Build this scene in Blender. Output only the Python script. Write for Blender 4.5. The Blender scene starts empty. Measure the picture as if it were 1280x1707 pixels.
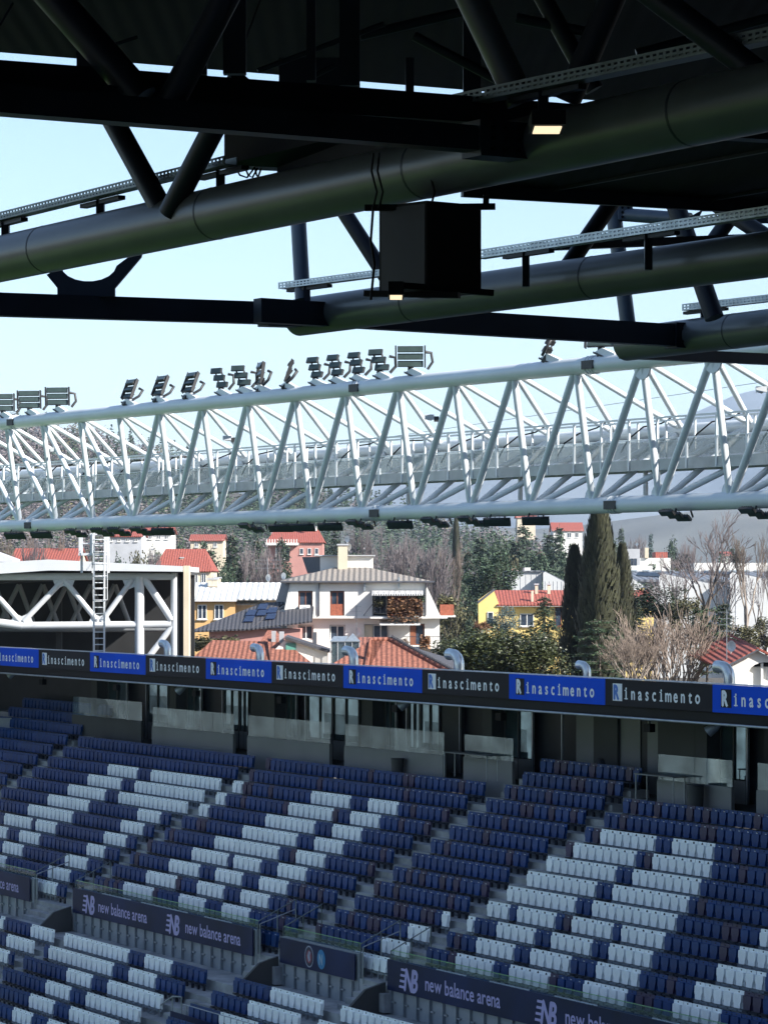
import bpy, bmesh, math, random
from mathutils import Vector, Matrix
R = random.Random(7)
C = bpy.context.scene.collection
SC = bpy.context.scene
# ------------------------------------------------------------------ camera
FPX, CX, HY = 4600.0, 640.0, 970.0            # focal length and eye level in photograph pixels
cam = bpy.data.cameras.new('camera'); cam_o = bpy.data.objects.new('camera', cam); C.objects.link(cam_o)
cam.sensor_fit = 'VERTICAL'; cam.sensor_height = 36.0; cam.lens = 36.0 * FPX / 1707.0
cam.shift_y = (HY - 853.5) / 1707.0
cam.clip_start = 0.5; cam.clip_end = 30000
cam_o.rotation_euler = (math.pi / 2, 0, 0)
SC.camera = cam_o
# ------------------------------------------------------------------ world, sun, exposure
SUN = Vector((0.70, -0.45, 0.55)).normalized()
w = bpy.data.worlds.new('World'); SC.world = w; w.use_nodes = True
nt = w.node_tree; nt.nodes.clear()
sky = nt.nodes.new('ShaderNodeTexSky'); sky.sky_type = 'NISHITA'; sky.sun_disc = False
sky.sun_elevation = math.asin(SUN.z); sky.sun_rotation = math.atan2(SUN.x, SUN.y)
sky.air_density = 1.0; sky.dust_density = 0.8; sky.ozone_density = 2.2; sky.altitude = 250
bg = nt.nodes.new('ShaderNodeBackground'); bg.inputs[1].default_value = 0.10
wo = nt.nodes.new('ShaderNodeOutputWorld')
nt.links.new(sky.outputs[0], bg.inputs[0]); nt.links.new(bg.outputs[0], wo.inputs[0])
sl = bpy.data.lights.new('sun', 'SUN'); sl.energy = 5.0; sl.angle = math.radians(0.5); sl.color = (1.0, 0.95, 0.88)
so = bpy.data.objects.new('sun', sl); C.objects.link(so)
so.rotation_euler = (-SUN).to_track_quat('-Z', 'Y').to_euler()
SC.view_settings.view_transform = 'Standard'; SC.view_settings.look = 'None'
SC.view_settings.exposure = 1.12; SC.view_settings.gamma = 1.0
HAZE = 0.0001
# ------------------------------------------------------------------ frames of reference
TH = 0.54
A = Vector((math.sin(TH), -math.cos(TH), 0)); B = Vector((math.cos(TH), math.sin(TH), 0)); UP = Vector((0, 0, 1))
O = Vector((-23.019, 138.236, 0)); ROTS = -(math.pi / 2 - TH)
def S(a, b, z): return O + A * a + B * b + UP * z
def proj(p): return CX + FPX * p.x / p.y, HY - FPX * p.z / p.y
def at(x, y, Y): return Vector(((x - CX) / FPX * Y, Y, (HY - y) / FPX * Y))
def atz(x, y, z): return at(x, y, z * FPX / (HY - y))
def onb(x, y, b):
    d = Vector(((x - CX) / FPX, 1, (HY - y) / FPX)); t = (b + O.dot(B)) / d.dot(B); p = d * t
    return (p - O).dot(A), p.z
# ------------------------------------------------------------------ materials
MATS = {}
def mat(name, col, rough=0.6, metal=0.0, var=0.12, scale=3.0, bump=0.0, col2=None, island=0.0, trans=0.0, emit=None, alpha=1.0, stretch=None, spec=0.5):
    if name in MATS: return MATS[name]
    m = bpy.data.materials.new(name); m.use_nodes = True; t = m.node_tree; p = t.nodes['Principled BSDF']
    p.inputs['Roughness'].default_value = rough; p.inputs['Metallic'].default_value = metal
    p.inputs['Specular IOR Level'].default_value = spec
    c1 = tuple(max(0, c * (1 - var)) for c in col) + (1,); c2 = (tuple(col2) if col2 else tuple(min(1, c * (1 + var)) for c in col)) + (1,)
    tc = t.nodes.new('ShaderNodeTexCoord'); mp = t.nodes.new('ShaderNodeMapping'); t.links.new(tc.outputs['Object'], mp.inputs[0])
    if stretch: mp.inputs['Scale'].default_value = stretch
    n = t.nodes.new('ShaderNodeTexNoise'); n.inputs['Scale'].default_value = scale; n.inputs['Detail'].default_value = 5
    t.links.new(mp.outputs[0], n.inputs['Vector'])
    r = t.nodes.new('ShaderNodeValToRGB'); r.color_ramp.elements[0].position = 0.3; r.color_ramp.elements[1].position = 0.7
    r.color_ramp.elements[0].color = c1; r.color_ramp.elements[1].color = c2
    t.links.new(n.outputs['Fac'], r.inputs[0]); out = r.outputs[0]
    if island > 0:
        g = t.nodes.new('ShaderNodeNewGeometry'); h = t.nodes.new('ShaderNodeHueSaturation')
        mr = t.nodes.new('ShaderNodeMapRange'); mr.inputs[3].default_value = 1 - island; mr.inputs[4].default_value = 1 + island
        t.links.new(g.outputs['Random Per Island'], mr.inputs[0]); t.links.new(mr.outputs[0], h.inputs['Value']); t.links.new(out, h.inputs['Color']); out = h.outputs[0]
    if island > 0:
        oi = t.nodes.new('ShaderNodeObjectInfo'); h2 = t.nodes.new('ShaderNodeHueSaturation'); m2 = t.nodes.new('ShaderNodeMapRange'); m2.inputs[3].default_value = 1 - island*.8; m2.inputs[4].default_value = 1 + island*.8
        t.links.new(oi.outputs['Random'], m2.inputs[0]); t.links.new(m2.outputs[0], h2.inputs['Value']); t.links.new(out, h2.inputs['Color']); out = h2.outputs[0]
    t.links.new(out, p.inputs['Base Color'])
    if bump > 0:
        b = t.nodes.new('ShaderNodeBump'); b.inputs['Strength'].default_value = bump; t.links.new(n.outputs['Fac'], b.inputs['Height']); t.links.new(b.outputs[0], p.inputs['Normal'])
    if emit: p.inputs['Emission Color'].default_value = tuple(emit[0]) + (1,); p.inputs['Emission Strength'].default_value = emit[1]
    if alpha < 1: p.inputs['Alpha'].default_value = alpha
    MATS[name] = m; return m
def ridged(name, col, axis, period, rough=0.5, depth=0.4, dark=0.75, metal=0.0, noise=6):
    """corrugated or tiled surface: bands along one local axis"""
    if name in MATS: return MATS[name]
    m = bpy.data.materials.new(name); m.use_nodes = True; t = m.node_tree; p = t.nodes['Principled BSDF']
    p.inputs['Roughness'].default_value = rough; p.inputs['Metallic'].default_value = metal; p.inputs['Specular IOR Level'].default_value = 0.1 if 'soffit' in name else 0.4
    tc = t.nodes.new('ShaderNodeTexCoord'); wv = t.nodes.new('ShaderNodeTexWave'); wv.bands_direction = axis; wv.inputs['Scale'].default_value = 0.314 / period
    wv.inputs['Distortion'].default_value = 0.3; t.links.new(tc.outputs['Object'], wv.inputs[0])
    n = t.nodes.new('ShaderNodeTexNoise'); n.inputs['Scale'].default_value = noise; n.inputs['Detail'].default_value = 4; t.links.new(tc.outputs['Object'], n.inputs['Vector'])
    r = t.nodes.new('ShaderNodeValToRGB'); r.color_ramp.elements[0].color = tuple(c * dark for c in col) + (1,); r.color_ramp.elements[1].color = tuple(min(1, c * 1.25) for c in col) + (1,)
    r.color_ramp.elements[0].position = 0.3; r.color_ramp.elements[1].position = 0.72
    t.links.new(n.outputs['Fac'], r.inputs[0]); t.links.new(r.outputs[0], p.inputs['Base Color'])
    b = t.nodes.new('ShaderNodeBump'); b.inputs['Strength'].default_value = depth; b.inputs['Distance'].default_value = period * 0.16
    t.links.new(wv.outputs['Fac'], b.inputs['Height']); t.links.new(b.outputs[0], p.inputs['Normal'])
    MATS[name] = m; return m
def glassy(name, col, alpha, rough=0.05):
    if name in MATS: return MATS[name]
    m = mat(name, col, rough, var=0.1, alpha=alpha, spec=0.8); return m
M = dict(
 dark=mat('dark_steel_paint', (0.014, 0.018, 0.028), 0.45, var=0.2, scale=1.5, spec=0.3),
 tube=mat('grey_tube_paint', (0.085, 0.092, 0.095), 0.34, var=0.15, scale=1.2),
 midgrey=mat('outside_lit_tube_tone', (0.075, 0.10, 0.14), 0.4, var=0.15, scale=2),  # roof steel made lighter and bluer, outside light put into the colour
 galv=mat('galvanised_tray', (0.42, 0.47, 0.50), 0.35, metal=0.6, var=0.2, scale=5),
 galvdark=mat('galvanised_tray_shade', (0.16, 0.19, 0.19), 0.45, metal=0.4, var=0.2, scale=5),  # darker copy of the tray metal, shade put into its colour
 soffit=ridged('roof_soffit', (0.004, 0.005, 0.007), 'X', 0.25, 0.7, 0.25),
 black=mat('black_plastic', (0.005, 0.0055, 0.007), 0.6, var=0.2, scale=4, spec=0.2),
 white_steel=mat('white_steel_paint', (0.56, 0.58, 0.60), 0.35, var=0.05, scale=1.2),
 white_truss=mat('light_grey_truss_paint', (0.66, 0.71, 0.74), 0.33, var=0.06, scale=1.0),
 walk=mat('galvanised_walkway', (0.40, 0.43, 0.44), 0.5, metal=0.2, var=0.15, scale=3),
 mesh_panel=mat('wire_mesh_infill', (0.40, 0.44, 0.44), 0.7, var=0.15, scale=9, alpha=0.4),
 lens=mat('floodlight_lens', (0.060, 0.088, 0.085), 0.3, var=0.15, scale=6, spec=0.35),
 lampbody=mat('floodlight_body', (0.03, 0.032, 0.035), 0.5, var=0.2, scale=8),
 concrete=mat('terrace_concrete', (0.27, 0.28, 0.29), 0.85, var=0.34, scale=1.3, bump=0.1),
 concrete2=mat('wall_concrete', (0.27, 0.29, 0.31), 0.85, var=0.15, scale=0.8, bump=0.05),
 parapet=mat('grey_parapet_paint', (0.19, 0.195, 0.20), 0.7, var=0.08, scale=0.6),
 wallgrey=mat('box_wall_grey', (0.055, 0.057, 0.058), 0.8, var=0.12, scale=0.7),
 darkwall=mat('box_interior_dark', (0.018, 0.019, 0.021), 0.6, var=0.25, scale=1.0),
 boxglass=mat('box_window_glass', (0.13, 0.21, 0.24), 0.03, metal=0.75, var=0.5, scale=1.4, bump=0.3),
 balglass=mat('balustrade_glass', (0.24, 0.33, 0.35), 0.02, metal=0.6, var=0.5, scale=0.7, bump=0.12, alpha=0.30),
 green_glass=glassy('green_edged_glass', (0.22, 0.30, 0.28), 0.16), green_edge=mat('green_glass_edge', (0.16, 0.34, 0.17), 0.3),
 navy=mat('banner_navy', (0.004, 0.012, 0.058), 0.5, var=0.5, scale=0.35, spec=0.25),
 nbtext=mat('banner_lilac_print', (0.42, 0.38, 0.66), 0.5, var=0.05),
 blueboard=mat('led_board_blue', (0.003, 0.075, 0.62), 0.6, var=0.10, scale=0.5, spec=0.1),
 blackboard=mat('led_board_black', (0.005, 0.006, 0.012), 0.5, var=0.2, scale=0.5, spec=0.15),
 letter=mat('board_white_letters', (0.78, 0.80, 0.84), 0.5, var=0.04),
 letterblue=mat('board_blue_initial', (0.04, 0.16, 0.55), 0.5, var=0.04),
 seat_w=mat('white_seat_plastic', (0.80, 0.84, 0.86), 0.45, var=0.06, scale=2.5, island=0.05),
 seat_b=mat('blue_seat_plastic', (0.003, 0.036, 0.145), 0.45, var=0.15, scale=3, island=0.16, spec=0.3),
 seat_p=mat('faded_plum_seat_plastic', (0.026, 0.018, 0.062), 0.5, var=0.15, scale=3, island=0.15),
 tag=mat('seat_number_tag', (0.40, 0.42, 0.48), 0.5),
 bracket=mat('grey_seat_bracket', (0.20, 0.225, 0.25), 0.5, var=0.15),
 bracket_d=mat('dark_seat_bracket', (0.020, 0.023, 0.035), 0.5, var=0.15),
 duct=mat('galvanised_duct', (0.62, 0.66, 0.67), 0.28, metal=0.55, var=0.12, scale=4),
 stucco=mat('white_stucco', (0.70, 0.69, 0.65), 0.85, var=0.06, scale=0.9, bump=0.05),
 shedwall=mat('shed_white_wall', (0.50, 0.51, 0.51), 0.85, var=0.08, scale=0.4),
 slate=mat('dark_slate', (0.075, 0.08, 0.095), 0.7, var=0.2, scale=5),
 ochre=mat('ochre_stucco', (0.62, 0.38, 0.16), 0.85, var=0.07, scale=0.8),
 yellow=mat('yellow_stucco', (0.74, 0.56, 0.20), 0.85, var=0.07, scale=0.8),
 pink=mat('pink_stucco', (0.44, 0.22, 0.19), 0.85, var=0.08, scale=0.8),
 beige=mat('beige_stucco', (0.58, 0.50, 0.38), 0.85, var=0.08, scale=0.8),
 greywall=mat('grey_render', (0.40, 0.41, 0.43), 0.85, var=0.1, scale=0.6),
 brick=mat('red_brick', (0.30, 0.09, 0.05), 0.85, var=0.25, scale=7),
 tile=ridged('terracotta_tiles', (0.29, 0.115, 0.078), 'X', 0.28, 0.8, 0.9, 0.5, noise=5),
 tile2=ridged('red_roof_tiles', (0.31, 0.085, 0.062), 'X', 0.3, 0.8, 0.8, 0.6, noise=4),
 corr=ridged('grey_corrugated_roof', (0.24, 0.215, 0.19), 'X', 0.42, 0.7, 1.0, 0.7),
 whitecorr=ridged('white_corrugated_roof', (0.66, 0.66, 0.64), 'X', 0.5, 0.6, 0.9, 0.85),
 greyroof=ridged('grey_sheet_roof', (0.13, 0.145, 0.17), 'X', 0.8, 0.6, 0.7, 0.8),
 darktile=ridged('dark_roof_tiles', (0.07, 0.07, 0.08), 'X', 0.3, 0.7, 0.9, 0.6),
 window=mat('window_glass_dark', (0.04, 0.055, 0.08), 0.08, var=0.4, scale=1.5, spec=0.9),
 frame=mat('window_frame_white', (0.66, 0.66, 0.64), 0.6, var=0.04),
 wood=mat('brown_joinery', (0.20, 0.07, 0.035), 0.6, var=0.2),
 solar=mat('solar_panel', (0.012, 0.018, 0.05), 0.12, var=0.3, scale=2),
 teal=mat('green_shutter', (0.10, 0.30, 0.24), 0.6, var=0.1),
 awning=ridged('striped_awning', (0.50, 0.50, 0.50), 'X', 0.4, 0.8, 0.3, 0.5),
 bark=mat('tree_bark', (0.13, 0.105, 0.085), 0.9, var=0.3, scale=6),
 palebark=mat('pale_bark', (0.30, 0.255, 0.215), 0.9, var=0.25, scale=5),
 twig=mat('purple_brown_twigs', (0.165, 0.140, 0.142), 0.9, var=0.3, scale=2),
 twig2=mat('reddish_twigs', (0.22, 0.175, 0.145), 0.9, var=0.3, scale=2, island=0.3),
 cyp=mat('cypress_foliage', (0.026, 0.032, 0.016), 0.8, var=0.4, scale=0.9, col2=(0.055, 0.055, 0.026), island=0.5),
 conif=mat('conifer_foliage', (0.028, 0.052, 0.032), 0.8, var=0.4, scale=0.8, col2=(0.065, 0.105, 0.055), island=0.35),
 bluefol=mat('blue_conifer_foliage', (0.06, 0.10, 0.10), 0.8, var=0.3, scale=0.8, col2=(0.12, 0.17, 0.16), island=0.3),
 magn=mat('glossy_evergreen_foliage', (0.040, 0.056, 0.018), 0.45, var=0.4, scale=1.2, col2=(0.10, 0.115, 0.042), island=0.5),
 olive=mat('olive_foliage', (0.075, 0.075, 0.035), 0.8, var=0.4, scale=0.8, col2=(0.14, 0.13, 0.06), island=0.4),
 cedar=mat('cedar_foliage', (0.045, 0.085, 0.045), 0.8, var=0.4, scale=0.8, col2=(0.10, 0.16, 0.075), island=0.35),
 rust=mat('rust_hedge_foliage', (0.22, 0.09, 0.05), 0.8, var=0.4, scale=2, col2=(0.36, 0.20, 0.10), island=0.4),
 ground=mat('town_ground', (0.060, 0.055, 0.045), 0.95, var=0.4, scale=0.02, col2=(0.085, 0.075, 0.060)),
 grass=mat('pitch_grass', (0.085, 0.19, 0.03), 0.9, var=0.2, scale=0.3),
 steelpost=mat('steel_posts', (0.32, 0.35, 0.38), 0.4, metal=0.5, var=0.15),
 lit=mat('lit_lamp', (0.9, 0.85, 0.7), 0.5, emit=((1.0, 0.80, 0.52), 0.55)),
)
# ------------------------------------------------------------------ mesh builder
class MB:
    def __init__(s): s.v = []; s.f = []; s.m = []; s.sm = []
    def add(s, vs, fs, mi=0, smooth=False):
        o = len(s.v); s.v += [tuple(v) for v in vs]
        for f in fs: s.f.append(tuple(i + o for i in f)); s.m.append(mi); s.sm.append(smooth)
        return s
    def box(s, x0, x1, y0, y1, z0, z1, mi=0):
        return s.add([(x0,y0,z0),(x1,y0,z0),(x1,y1,z0),(x0,y1,z0),(x0,y0,z1),(x1,y0,z1),(x1,y1,z1),(x0,y1,z1)],
            [(0,3,2,1),(4,5,6,7),(0,1,5,4),(1,2,6,5),(2,3,7,6),(3,0,4,7)], mi)
    def hexa(s, p, mi=0): return s.add(p, [(0,3,2,1),(4,5,6,7),(0,1,5,4),(1,2,6,5),(2,3,7,6),(3,0,4,7)], mi)
    def quad(s, a, b, c, d, mi=0): return s.add([a,b,c,d], [(0,1,2,3)], mi)
    def tube(s, p, q, r, n=10, r2=None, mi=0, caps=True):
        p = Vector(p); q = Vector(q); r2 = r if r2 is None else r2
        d = (q - p).normalized(); x = d.orthogonal().normalized(); y = d.cross(x)
        ring = lambda c, rr: [c + (x * math.cos(2*math.pi*k/n) + y * math.sin(2*math.pi*k/n)) * rr for k in range(n)]
        s.add(ring(p, r) + ring(q, r2), [(k, (k+1) % n, n + (k+1) % n, n + k) for k in range(n)], mi, True)
        if caps:
            s.add(ring(p, r), [tuple(range(n-1, -1, -1))], mi); s.add(ring(q, r2), [tuple(range(n))], mi)
        return s
    def pipe(s, pts, r, n=10, mi=0):
        pts = [Vector(p) for p in pts]; rings = []; x = None
        for i, p in enumerate(pts):
            d = (pts[min(i+1, len(pts)-1)] - pts[max(i-1, 0)]).normalized()
            x = d.orthogonal().normalized() if x is None else (x - d * x.dot(d)).normalized()
            y = d.cross(x); rings += [p + (x*math.cos(2*math.pi*k/n) + y*math.sin(2*math.pi*k/n))*(r[i] if isinstance(r, list) else r) for k in range(n)]
        fs = [(i*n+k, i*n+(k+1) % n, (i+1)*n+(k+1) % n, (i+1)*n+k) for i in range(len(pts)-1) for k in range(n)]
        s.add(rings, fs, mi, True); s.add(rings[:n], [tuple(range(n-1,-1,-1))], mi); s.add(rings[-n:], [tuple(range(n))], mi); return s
    def bar(s, p, q, wx, wz, mi=0, side=None):
        """rectangular bar from p to q; wz is vertical size, wx horizontal"""
        p = Vector(p); q = Vector(q); d = (q-p).normalized(); x = (side if side else d.cross(UP)).normalized() * wx/2; z = x.cross(d).normalized() * wz/2
        return s.hexa([p-x-z, p+x-z, q+x-z, q-x-z, p-x+z, p+x+z, q+x+z, q-x+z], mi)
    def prism(s, pts, d, mi=0):
        """polygon pts extruded by vector d"""
        pts = [Vector(p) for p in pts]; n = len(pts); d = Vector(d)
        return s.add(pts + [p + d for p in pts], [tuple(range(n)), tuple(range(2*n-1, n-1, -1))] + [(i, n+i, n+(i+1) % n, (i+1) % n) for i in range(n)], mi)
    def mesh(s, name, mats):
        me = bpy.data.meshes.new(name); me.from_pydata(s.v, [], s.f); 
        for m in (mats if isinstance(mats, (list, tuple)) else [mats]): me.materials.append(m)
        me.polygons.foreach_set('material_index', s.m); me.polygons.foreach_set('use_smooth', s.sm); me.update(); return me
    def build(s, name, mats, parent=None, loc=None):
        o = bpy.data.objects.new(name, s.mesh(name, mats)); C.objects.link(o)
        if parent: o.parent = parent
        if loc is not None: o.location = loc
        return o
def tag(o, label=None, cat=None, group=None, kind=None):
    if label: o['label'] = label
    if cat: o['category'] = cat
    if group: o['group'] = group
    if kind: o['kind'] = kind
    return o
def thing(name, label, cat, loc=(0,0,0), rz=0, group=None):
    o = bpy.data.objects.new(name, None); C.objects.link(o); o.location = loc; o.rotation_euler = (0,0,rz); o.empty_display_size = 0.3
    return tag(o, label, cat, group)
KIDS = {}
def copy_tree(o, parent=None):
    c = o.copy(); C.objects.link(c); c.parent = parent
    for ch in KIDS.get(o.name) or list(o.children): copy_tree(ch, c)
    return c
ORD = ['first','second','third','fourth','fifth','sixth','seventh','eighth','ninth','tenth','eleventh','twelfth','thirteenth','fourteenth','fifteenth','sixteenth','seventeenth','eighteenth','nineteenth','twentieth']
ORD += ['twenty-' + x for x in ORD[:9]] + ['thirtieth'] + ['thirty-' + x for x in ORD[:9]] + ['fortieth'] + ['forty-' + x for x in ORD[:9]]
GLY = {}
def glyph(ch):
    if ch not in GLY:
        cu = bpy.data.curves.new('glyph', 'FONT'); cu.body = ch; cu.size = 1.0; cu.resolution_u = 3
        o = bpy.data.objects.new('glyph', cu); C.objects.link(o); bpy.context.view_layer.update()
        me = bpy.data.meshes.new_from_object(o.evaluated_get(bpy.context.evaluated_depsgraph_get()))
        vs = [tuple(v.co) for v in me.vertices]; fs = [tuple(p.vertices) for p in me.polygons]
        bpy.data.objects.remove(o); bpy.data.curves.remove(cu); bpy.data.meshes.remove(me)
        xs = [v[0] for v in vs] or [0, .3]
        GLY[ch] = (vs, fs, min(xs), max(xs))
    return GLY[ch]
def text(mb, s, x, z, h, sx=1.0, pitch=None, y=0.0, mi=0, gap=0.10, bold=0.0, shear=0.0):
    """letters in the local x-z plane, facing -y, cap height about 0.7 h; pitch = fixed cell width"""
    for i, ch in enumerate(s):
        if ch == ' ': x += h * 0.28 * sx; continue
        vs, fs, x0, x1 = glyph(ch); wd = (x1 - x0) * h * sx
        ox = x + (pitch - wd) / 2 if pitch else x
        offs = [(0, 0)] if not bold else [(-bold, 0), (bold, 0), (0, bold), (0, -bold)]
        for k, (dx, dz) in enumerate(offs):
            mb.add([(ox + (v[0]-x0)*h*sx + dx + shear*v[1]*h, y - 0.0006*k, z + v[1]*h + dz) for v in vs], fs, mi)
        x += pitch if pitch else wd + gap * h * sx
    return x
# ================================================================== THE STAND OPPOSITE
RUN, RISE, PITCH = 0.85, 0.489, 0.478
def ztop(n): return -12.83 + RISE * n                 # top of the seat backs of row n (upper tier)
LB0, LZ0, LRUN, LRISE = -3.3, -14.68, 0.92, 0.41      # lower tier, row 0 is the topmost
stand = thing('grandstand', 'shaded two-tier concrete grandstand with glazed boxes under the lettered boards', 'grandstand', O + UP*0, ROTS)
def stair_step(mb, b0, b1, z0, z1, a0, a1): mb.box(a0, a1, b0, b1, z0, z1)
def terraces():
    mb = MB(); rows = list(range(-1, 14))
    for n in rows:                                     # stepped upper tier
        b = n * RUN; zf = ztop(n) - 0.85
        if n <= 10: a0, a1 = -60, 100
        else: a0, a1 = (-60, -0.2) if n > 12 else (-60, 46.9)
        if n > 10: mb.box(-60, -1.2, b-0.62, b+0.23, zf-1.2, zf); 
        if 10 < n <= 12: mb.box(39.2, 46.7, b-0.62, b+0.23, zf-1.2, zf)
        if n <= 10: mb.box(a0, a1, max(b-0.62, -1.40), b+0.23, zf-0.9, zf)
    mb.box(-60, 100, 8.732, 9.44, -13, -8.70); mb.build('upper_terrace', M['concrete'], stand)
    mb = MB()
    for j in range(0, 12):
        b = LB0 - j*LRUN; zf = LZ0 - j*LRISE - 0.85
        mb.box(-60, 100, b-0.67, b+0.25, zf-0.9, zf)
    mb.box(-60, 100, LB0+0.25, -1.42, LZ0-1.6, LZ0-0.45)   # walkway between the tiers
    mb.build('lower_terrace', M['concrete'], stand)
terraces()
# seat blocks: (first left edge a, number of seats) in the upper tier
BLOCKS = [(-13.0, 22), (-5.9+0.2, 9), (0.0, 40), (20.296, 38), (39.875, 14), (47.776, 41), (68.7, 30)]
STAIRS = [(-1.35, -0.03), (19.16, 20.27), (38.5, 39.85), (46.6, 47.75), (67.4, 68.65), (-13.2+10.55+0, -0)]
def stair_mesh(a0, a1, n0, n1):
    mb = MB()
    for n in range(n0, n1+1):
        b = n*RUN; zf = ztop(n) - 0.85
        mb.box(a0+0.03, a1-0.03, b-0.62-0.30, b-0.621, zf-0.9, zf-RISE+RISE*0.5)   # half step in front of each riser
        mb.box(a0+0.03, a1-0.03, b-0.90, b-0.86, zf-RISE*0.5+0.001, zf-RISE*0.5+0.012)
    return mb
for (a0, a1) in STAIRS[:5]:
    stair_mesh(a0, a1, -1, 12 if a0 < 0 or 38 < a0 < 47 else 10).build('stair_flight', M['concrete'], stand)
# white seats as runs of photograph columns per row (the team pattern of the stand)
WH = {10:[], 8:[(180,230),(252,367),(390,406),(521,587),(617,667),(1001,1092),(1120,1188)],
 7:[(147,203),(224,339),(362,378),(482,557),(586,638),(956,1059),(1086,1184)],
 6:[(113,175),(197,312),(333,348),(444,527),(556,607),(911,1026),(1054,1165)],
 5:[(80,149),(229,267),(406,498),(526,575),(878,993),(1020,1146)],
 4:[(47,121),(200,239),(359,468),(496,545),(846,959),(986,1126),(1263,1300)],
 3:[(7,53),(60,94),(172,210),(321,382),(391,437),(466,514),(736,750),(812,850),(861,926),(953,1021),(1034,1106),(1228,1300)],
 2:[(-20,12),(32,66),(144,181),(283,335),(361,407),(434,484),(736,750),(780,791),(829,893),(918,986),(1013,1086),(1191,1272)],
 1:[(5,38),(115,152),(245,296),(331,376),(404,452),(681,717),(795,858),(884,951),(992,1065),(1155,1235)],
 0:[(-20,10),(86,123),(207,257),(300,345),(372,421),(636,683),(761,824),(849,916),(971,1043),(1119,1196)],
 -1:[(57,95),(172,222),(237,315),(340,385),(593,646),(726,775),(815,880),(930,1000),(1080,1160)]}
WL = {0:[(0,9),(54,94),(112,220),(246,291),(456,546),(573,1000)], 1:[(14,64),(81,188),(214,260),(411,512),(537,900)],
 2:[(-20,14),(114,157),(182,304),(367,430),(520,900)], 3:[(82,124),(150,270),(380,470)], 4:[(49,91),(116,235)], 5:[(20,60),(85,200)], 6:[(-10,30)]}
WH[3].remove((736,750))
LBLK = [(-3.0, 55), (24.36, 27), (39.5, 14), (47.45, 40)]
LSTAIR = [(23.4, 24.3), (37.4, 39.4), (46.3, 47.4)]
for (a0, a1) in LSTAIR:
    mb = MB()
    for j in range(0, 12):
        b = LB0 - j*LRUN; zf = LZ0 - j*LRISE - 0.85
        mb.box(a0, a1, b-0.67-0.32, b-0.671, zf-0.9, zf-LRISE*0.5)
    mb.build('lower_stair_flight', M['concrete'], stand)
# ---- one seat of each colour, built in the stand's local axes (x along the row, -y towards the pitch)
def seat_parts():
    back = MB(); w = 0.226
    prof = [(-w, .815), (-w+.015, .83), (w-.015, .83), (w, .815), (w, .50), (w-.045, .44), (w-.045, .37), (w-.02, .29), (-w+.02, .29), (-w+.045, .37), (-w+.045, .44), (-w, .50)]
    back.prism([(x, -0.01 + (0.83-z)*-0.07, z) for x, z in prof], (0, 0.03, 0))
    pan = MB(); prof = [(-.19, .70), (-.175, .72), (.175, .72), (.19, .70), (.19, .52), (.155, .43), (.155, .33), (.14, .30), (-.14, .30), (-.155, .33), (-.155, .43), (-.19, .52)]
    pan.prism([(x, -0.095 + (.72-z)*-0.06, z) for x, z in prof], (0, 0.07, 0))
    br = MB().box(-.05, .05, -.05, .03, 0.0, .27).box(-.239, .239, -.10, -.05, .20, .265).box(-.03, .03, -.14, -.10, .205, .255)
    hole = MB().box(-.022, .022, -.0275, -.012, .765, .80)
    num = MB().box(-.04, .04, -.032, -.0165, .735, .775)
    return back, pan, br, hole, num
_b, _p, _r, _h, _n = seat_parts()
ME = {}
for key, ms, mb_ in (('w', M['seat_w'], M['bracket']), ('b', M['seat_b'], M['bracket_d']), ('p', M['seat_p'], M['bracket_d'])):
    ME[key] = [('backrest', _b.mesh('backrest_' + key, ms)), ('folded_seat_pan', _p.mesh('seat_pan_' + key, ms)), ('bracket', _r.mesh('bracket_' + key, mb_)), ('grip_hole', _h.mesh('grip_' + key, M['black'])), ('number_tag', _n.mesh('tag_' + key, M['tag'] if key != 'w' else M['bracket_d']))]
seats = []
for bi, (a0, cnt) in enumerate(BLOCKS):
    nlo, nhi = -1, 10
    if bi <= 1: nlo, nhi = 6, 13
    if bi == 2: nlo = -1
    if bi == 4: nhi = 12
    for n in range(nlo, nhi+1):
        for i in range(cnt):
            a = a0 + (i+0.5)*PITCH; p = S(a, n*RUN, ztop(n) - 0.85); q = proj(S(a, n*RUN, ztop(n)-0.1))
            if not (-25 < q[0] < 1305 and q[1] < 1725): continue
            if bi == 2 and n == 10 and i < 12 and False: continue
            wht = any(x0 <= q[0] <= x1 for x0, x1 in WH.get(n, []))
            seats.append((p.y, 'U', n, bi, i, cnt, p, wht))
for bi, (a0, cnt) in enumerate(LBLK):
    for j in range(0, 9):
        for i in range(cnt):
            a = a0 + (i+0.5)*PITCH; z = LZ0 - j*LRISE; p = S(a, LB0 - j*LRUN, z-0.85); q = proj(p + UP*0.75)
            if not (-25 < q[0] < 1305 and q[1] < 1725): continue
            wht = any(x0 <= q[0] <= x1 for x0, x1 in WL.get(j, []))
            seats.append((p.y, 'L', j, bi, i, cnt, p, wht))
seats.sort(key=lambda s: s[0])
rs = random.Random(3)
def vis(s):
    q = proj(s[6] + UP*0.6); return 0 < q[0] < 1280 and q[1] < 1700 and not (s[1] == 'U' and s[2] == -1) and s[1] == 'U'
ind = [s for s in seats if vis(s)][:300]; indset = set(id(s) for s in ind)
rest = MB()
BN = {2: 'wide left block', 3: 'wide middle block', 4: 'narrow block between stairs', 5: 'right-hand block', 6: 'far right block'}
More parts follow.
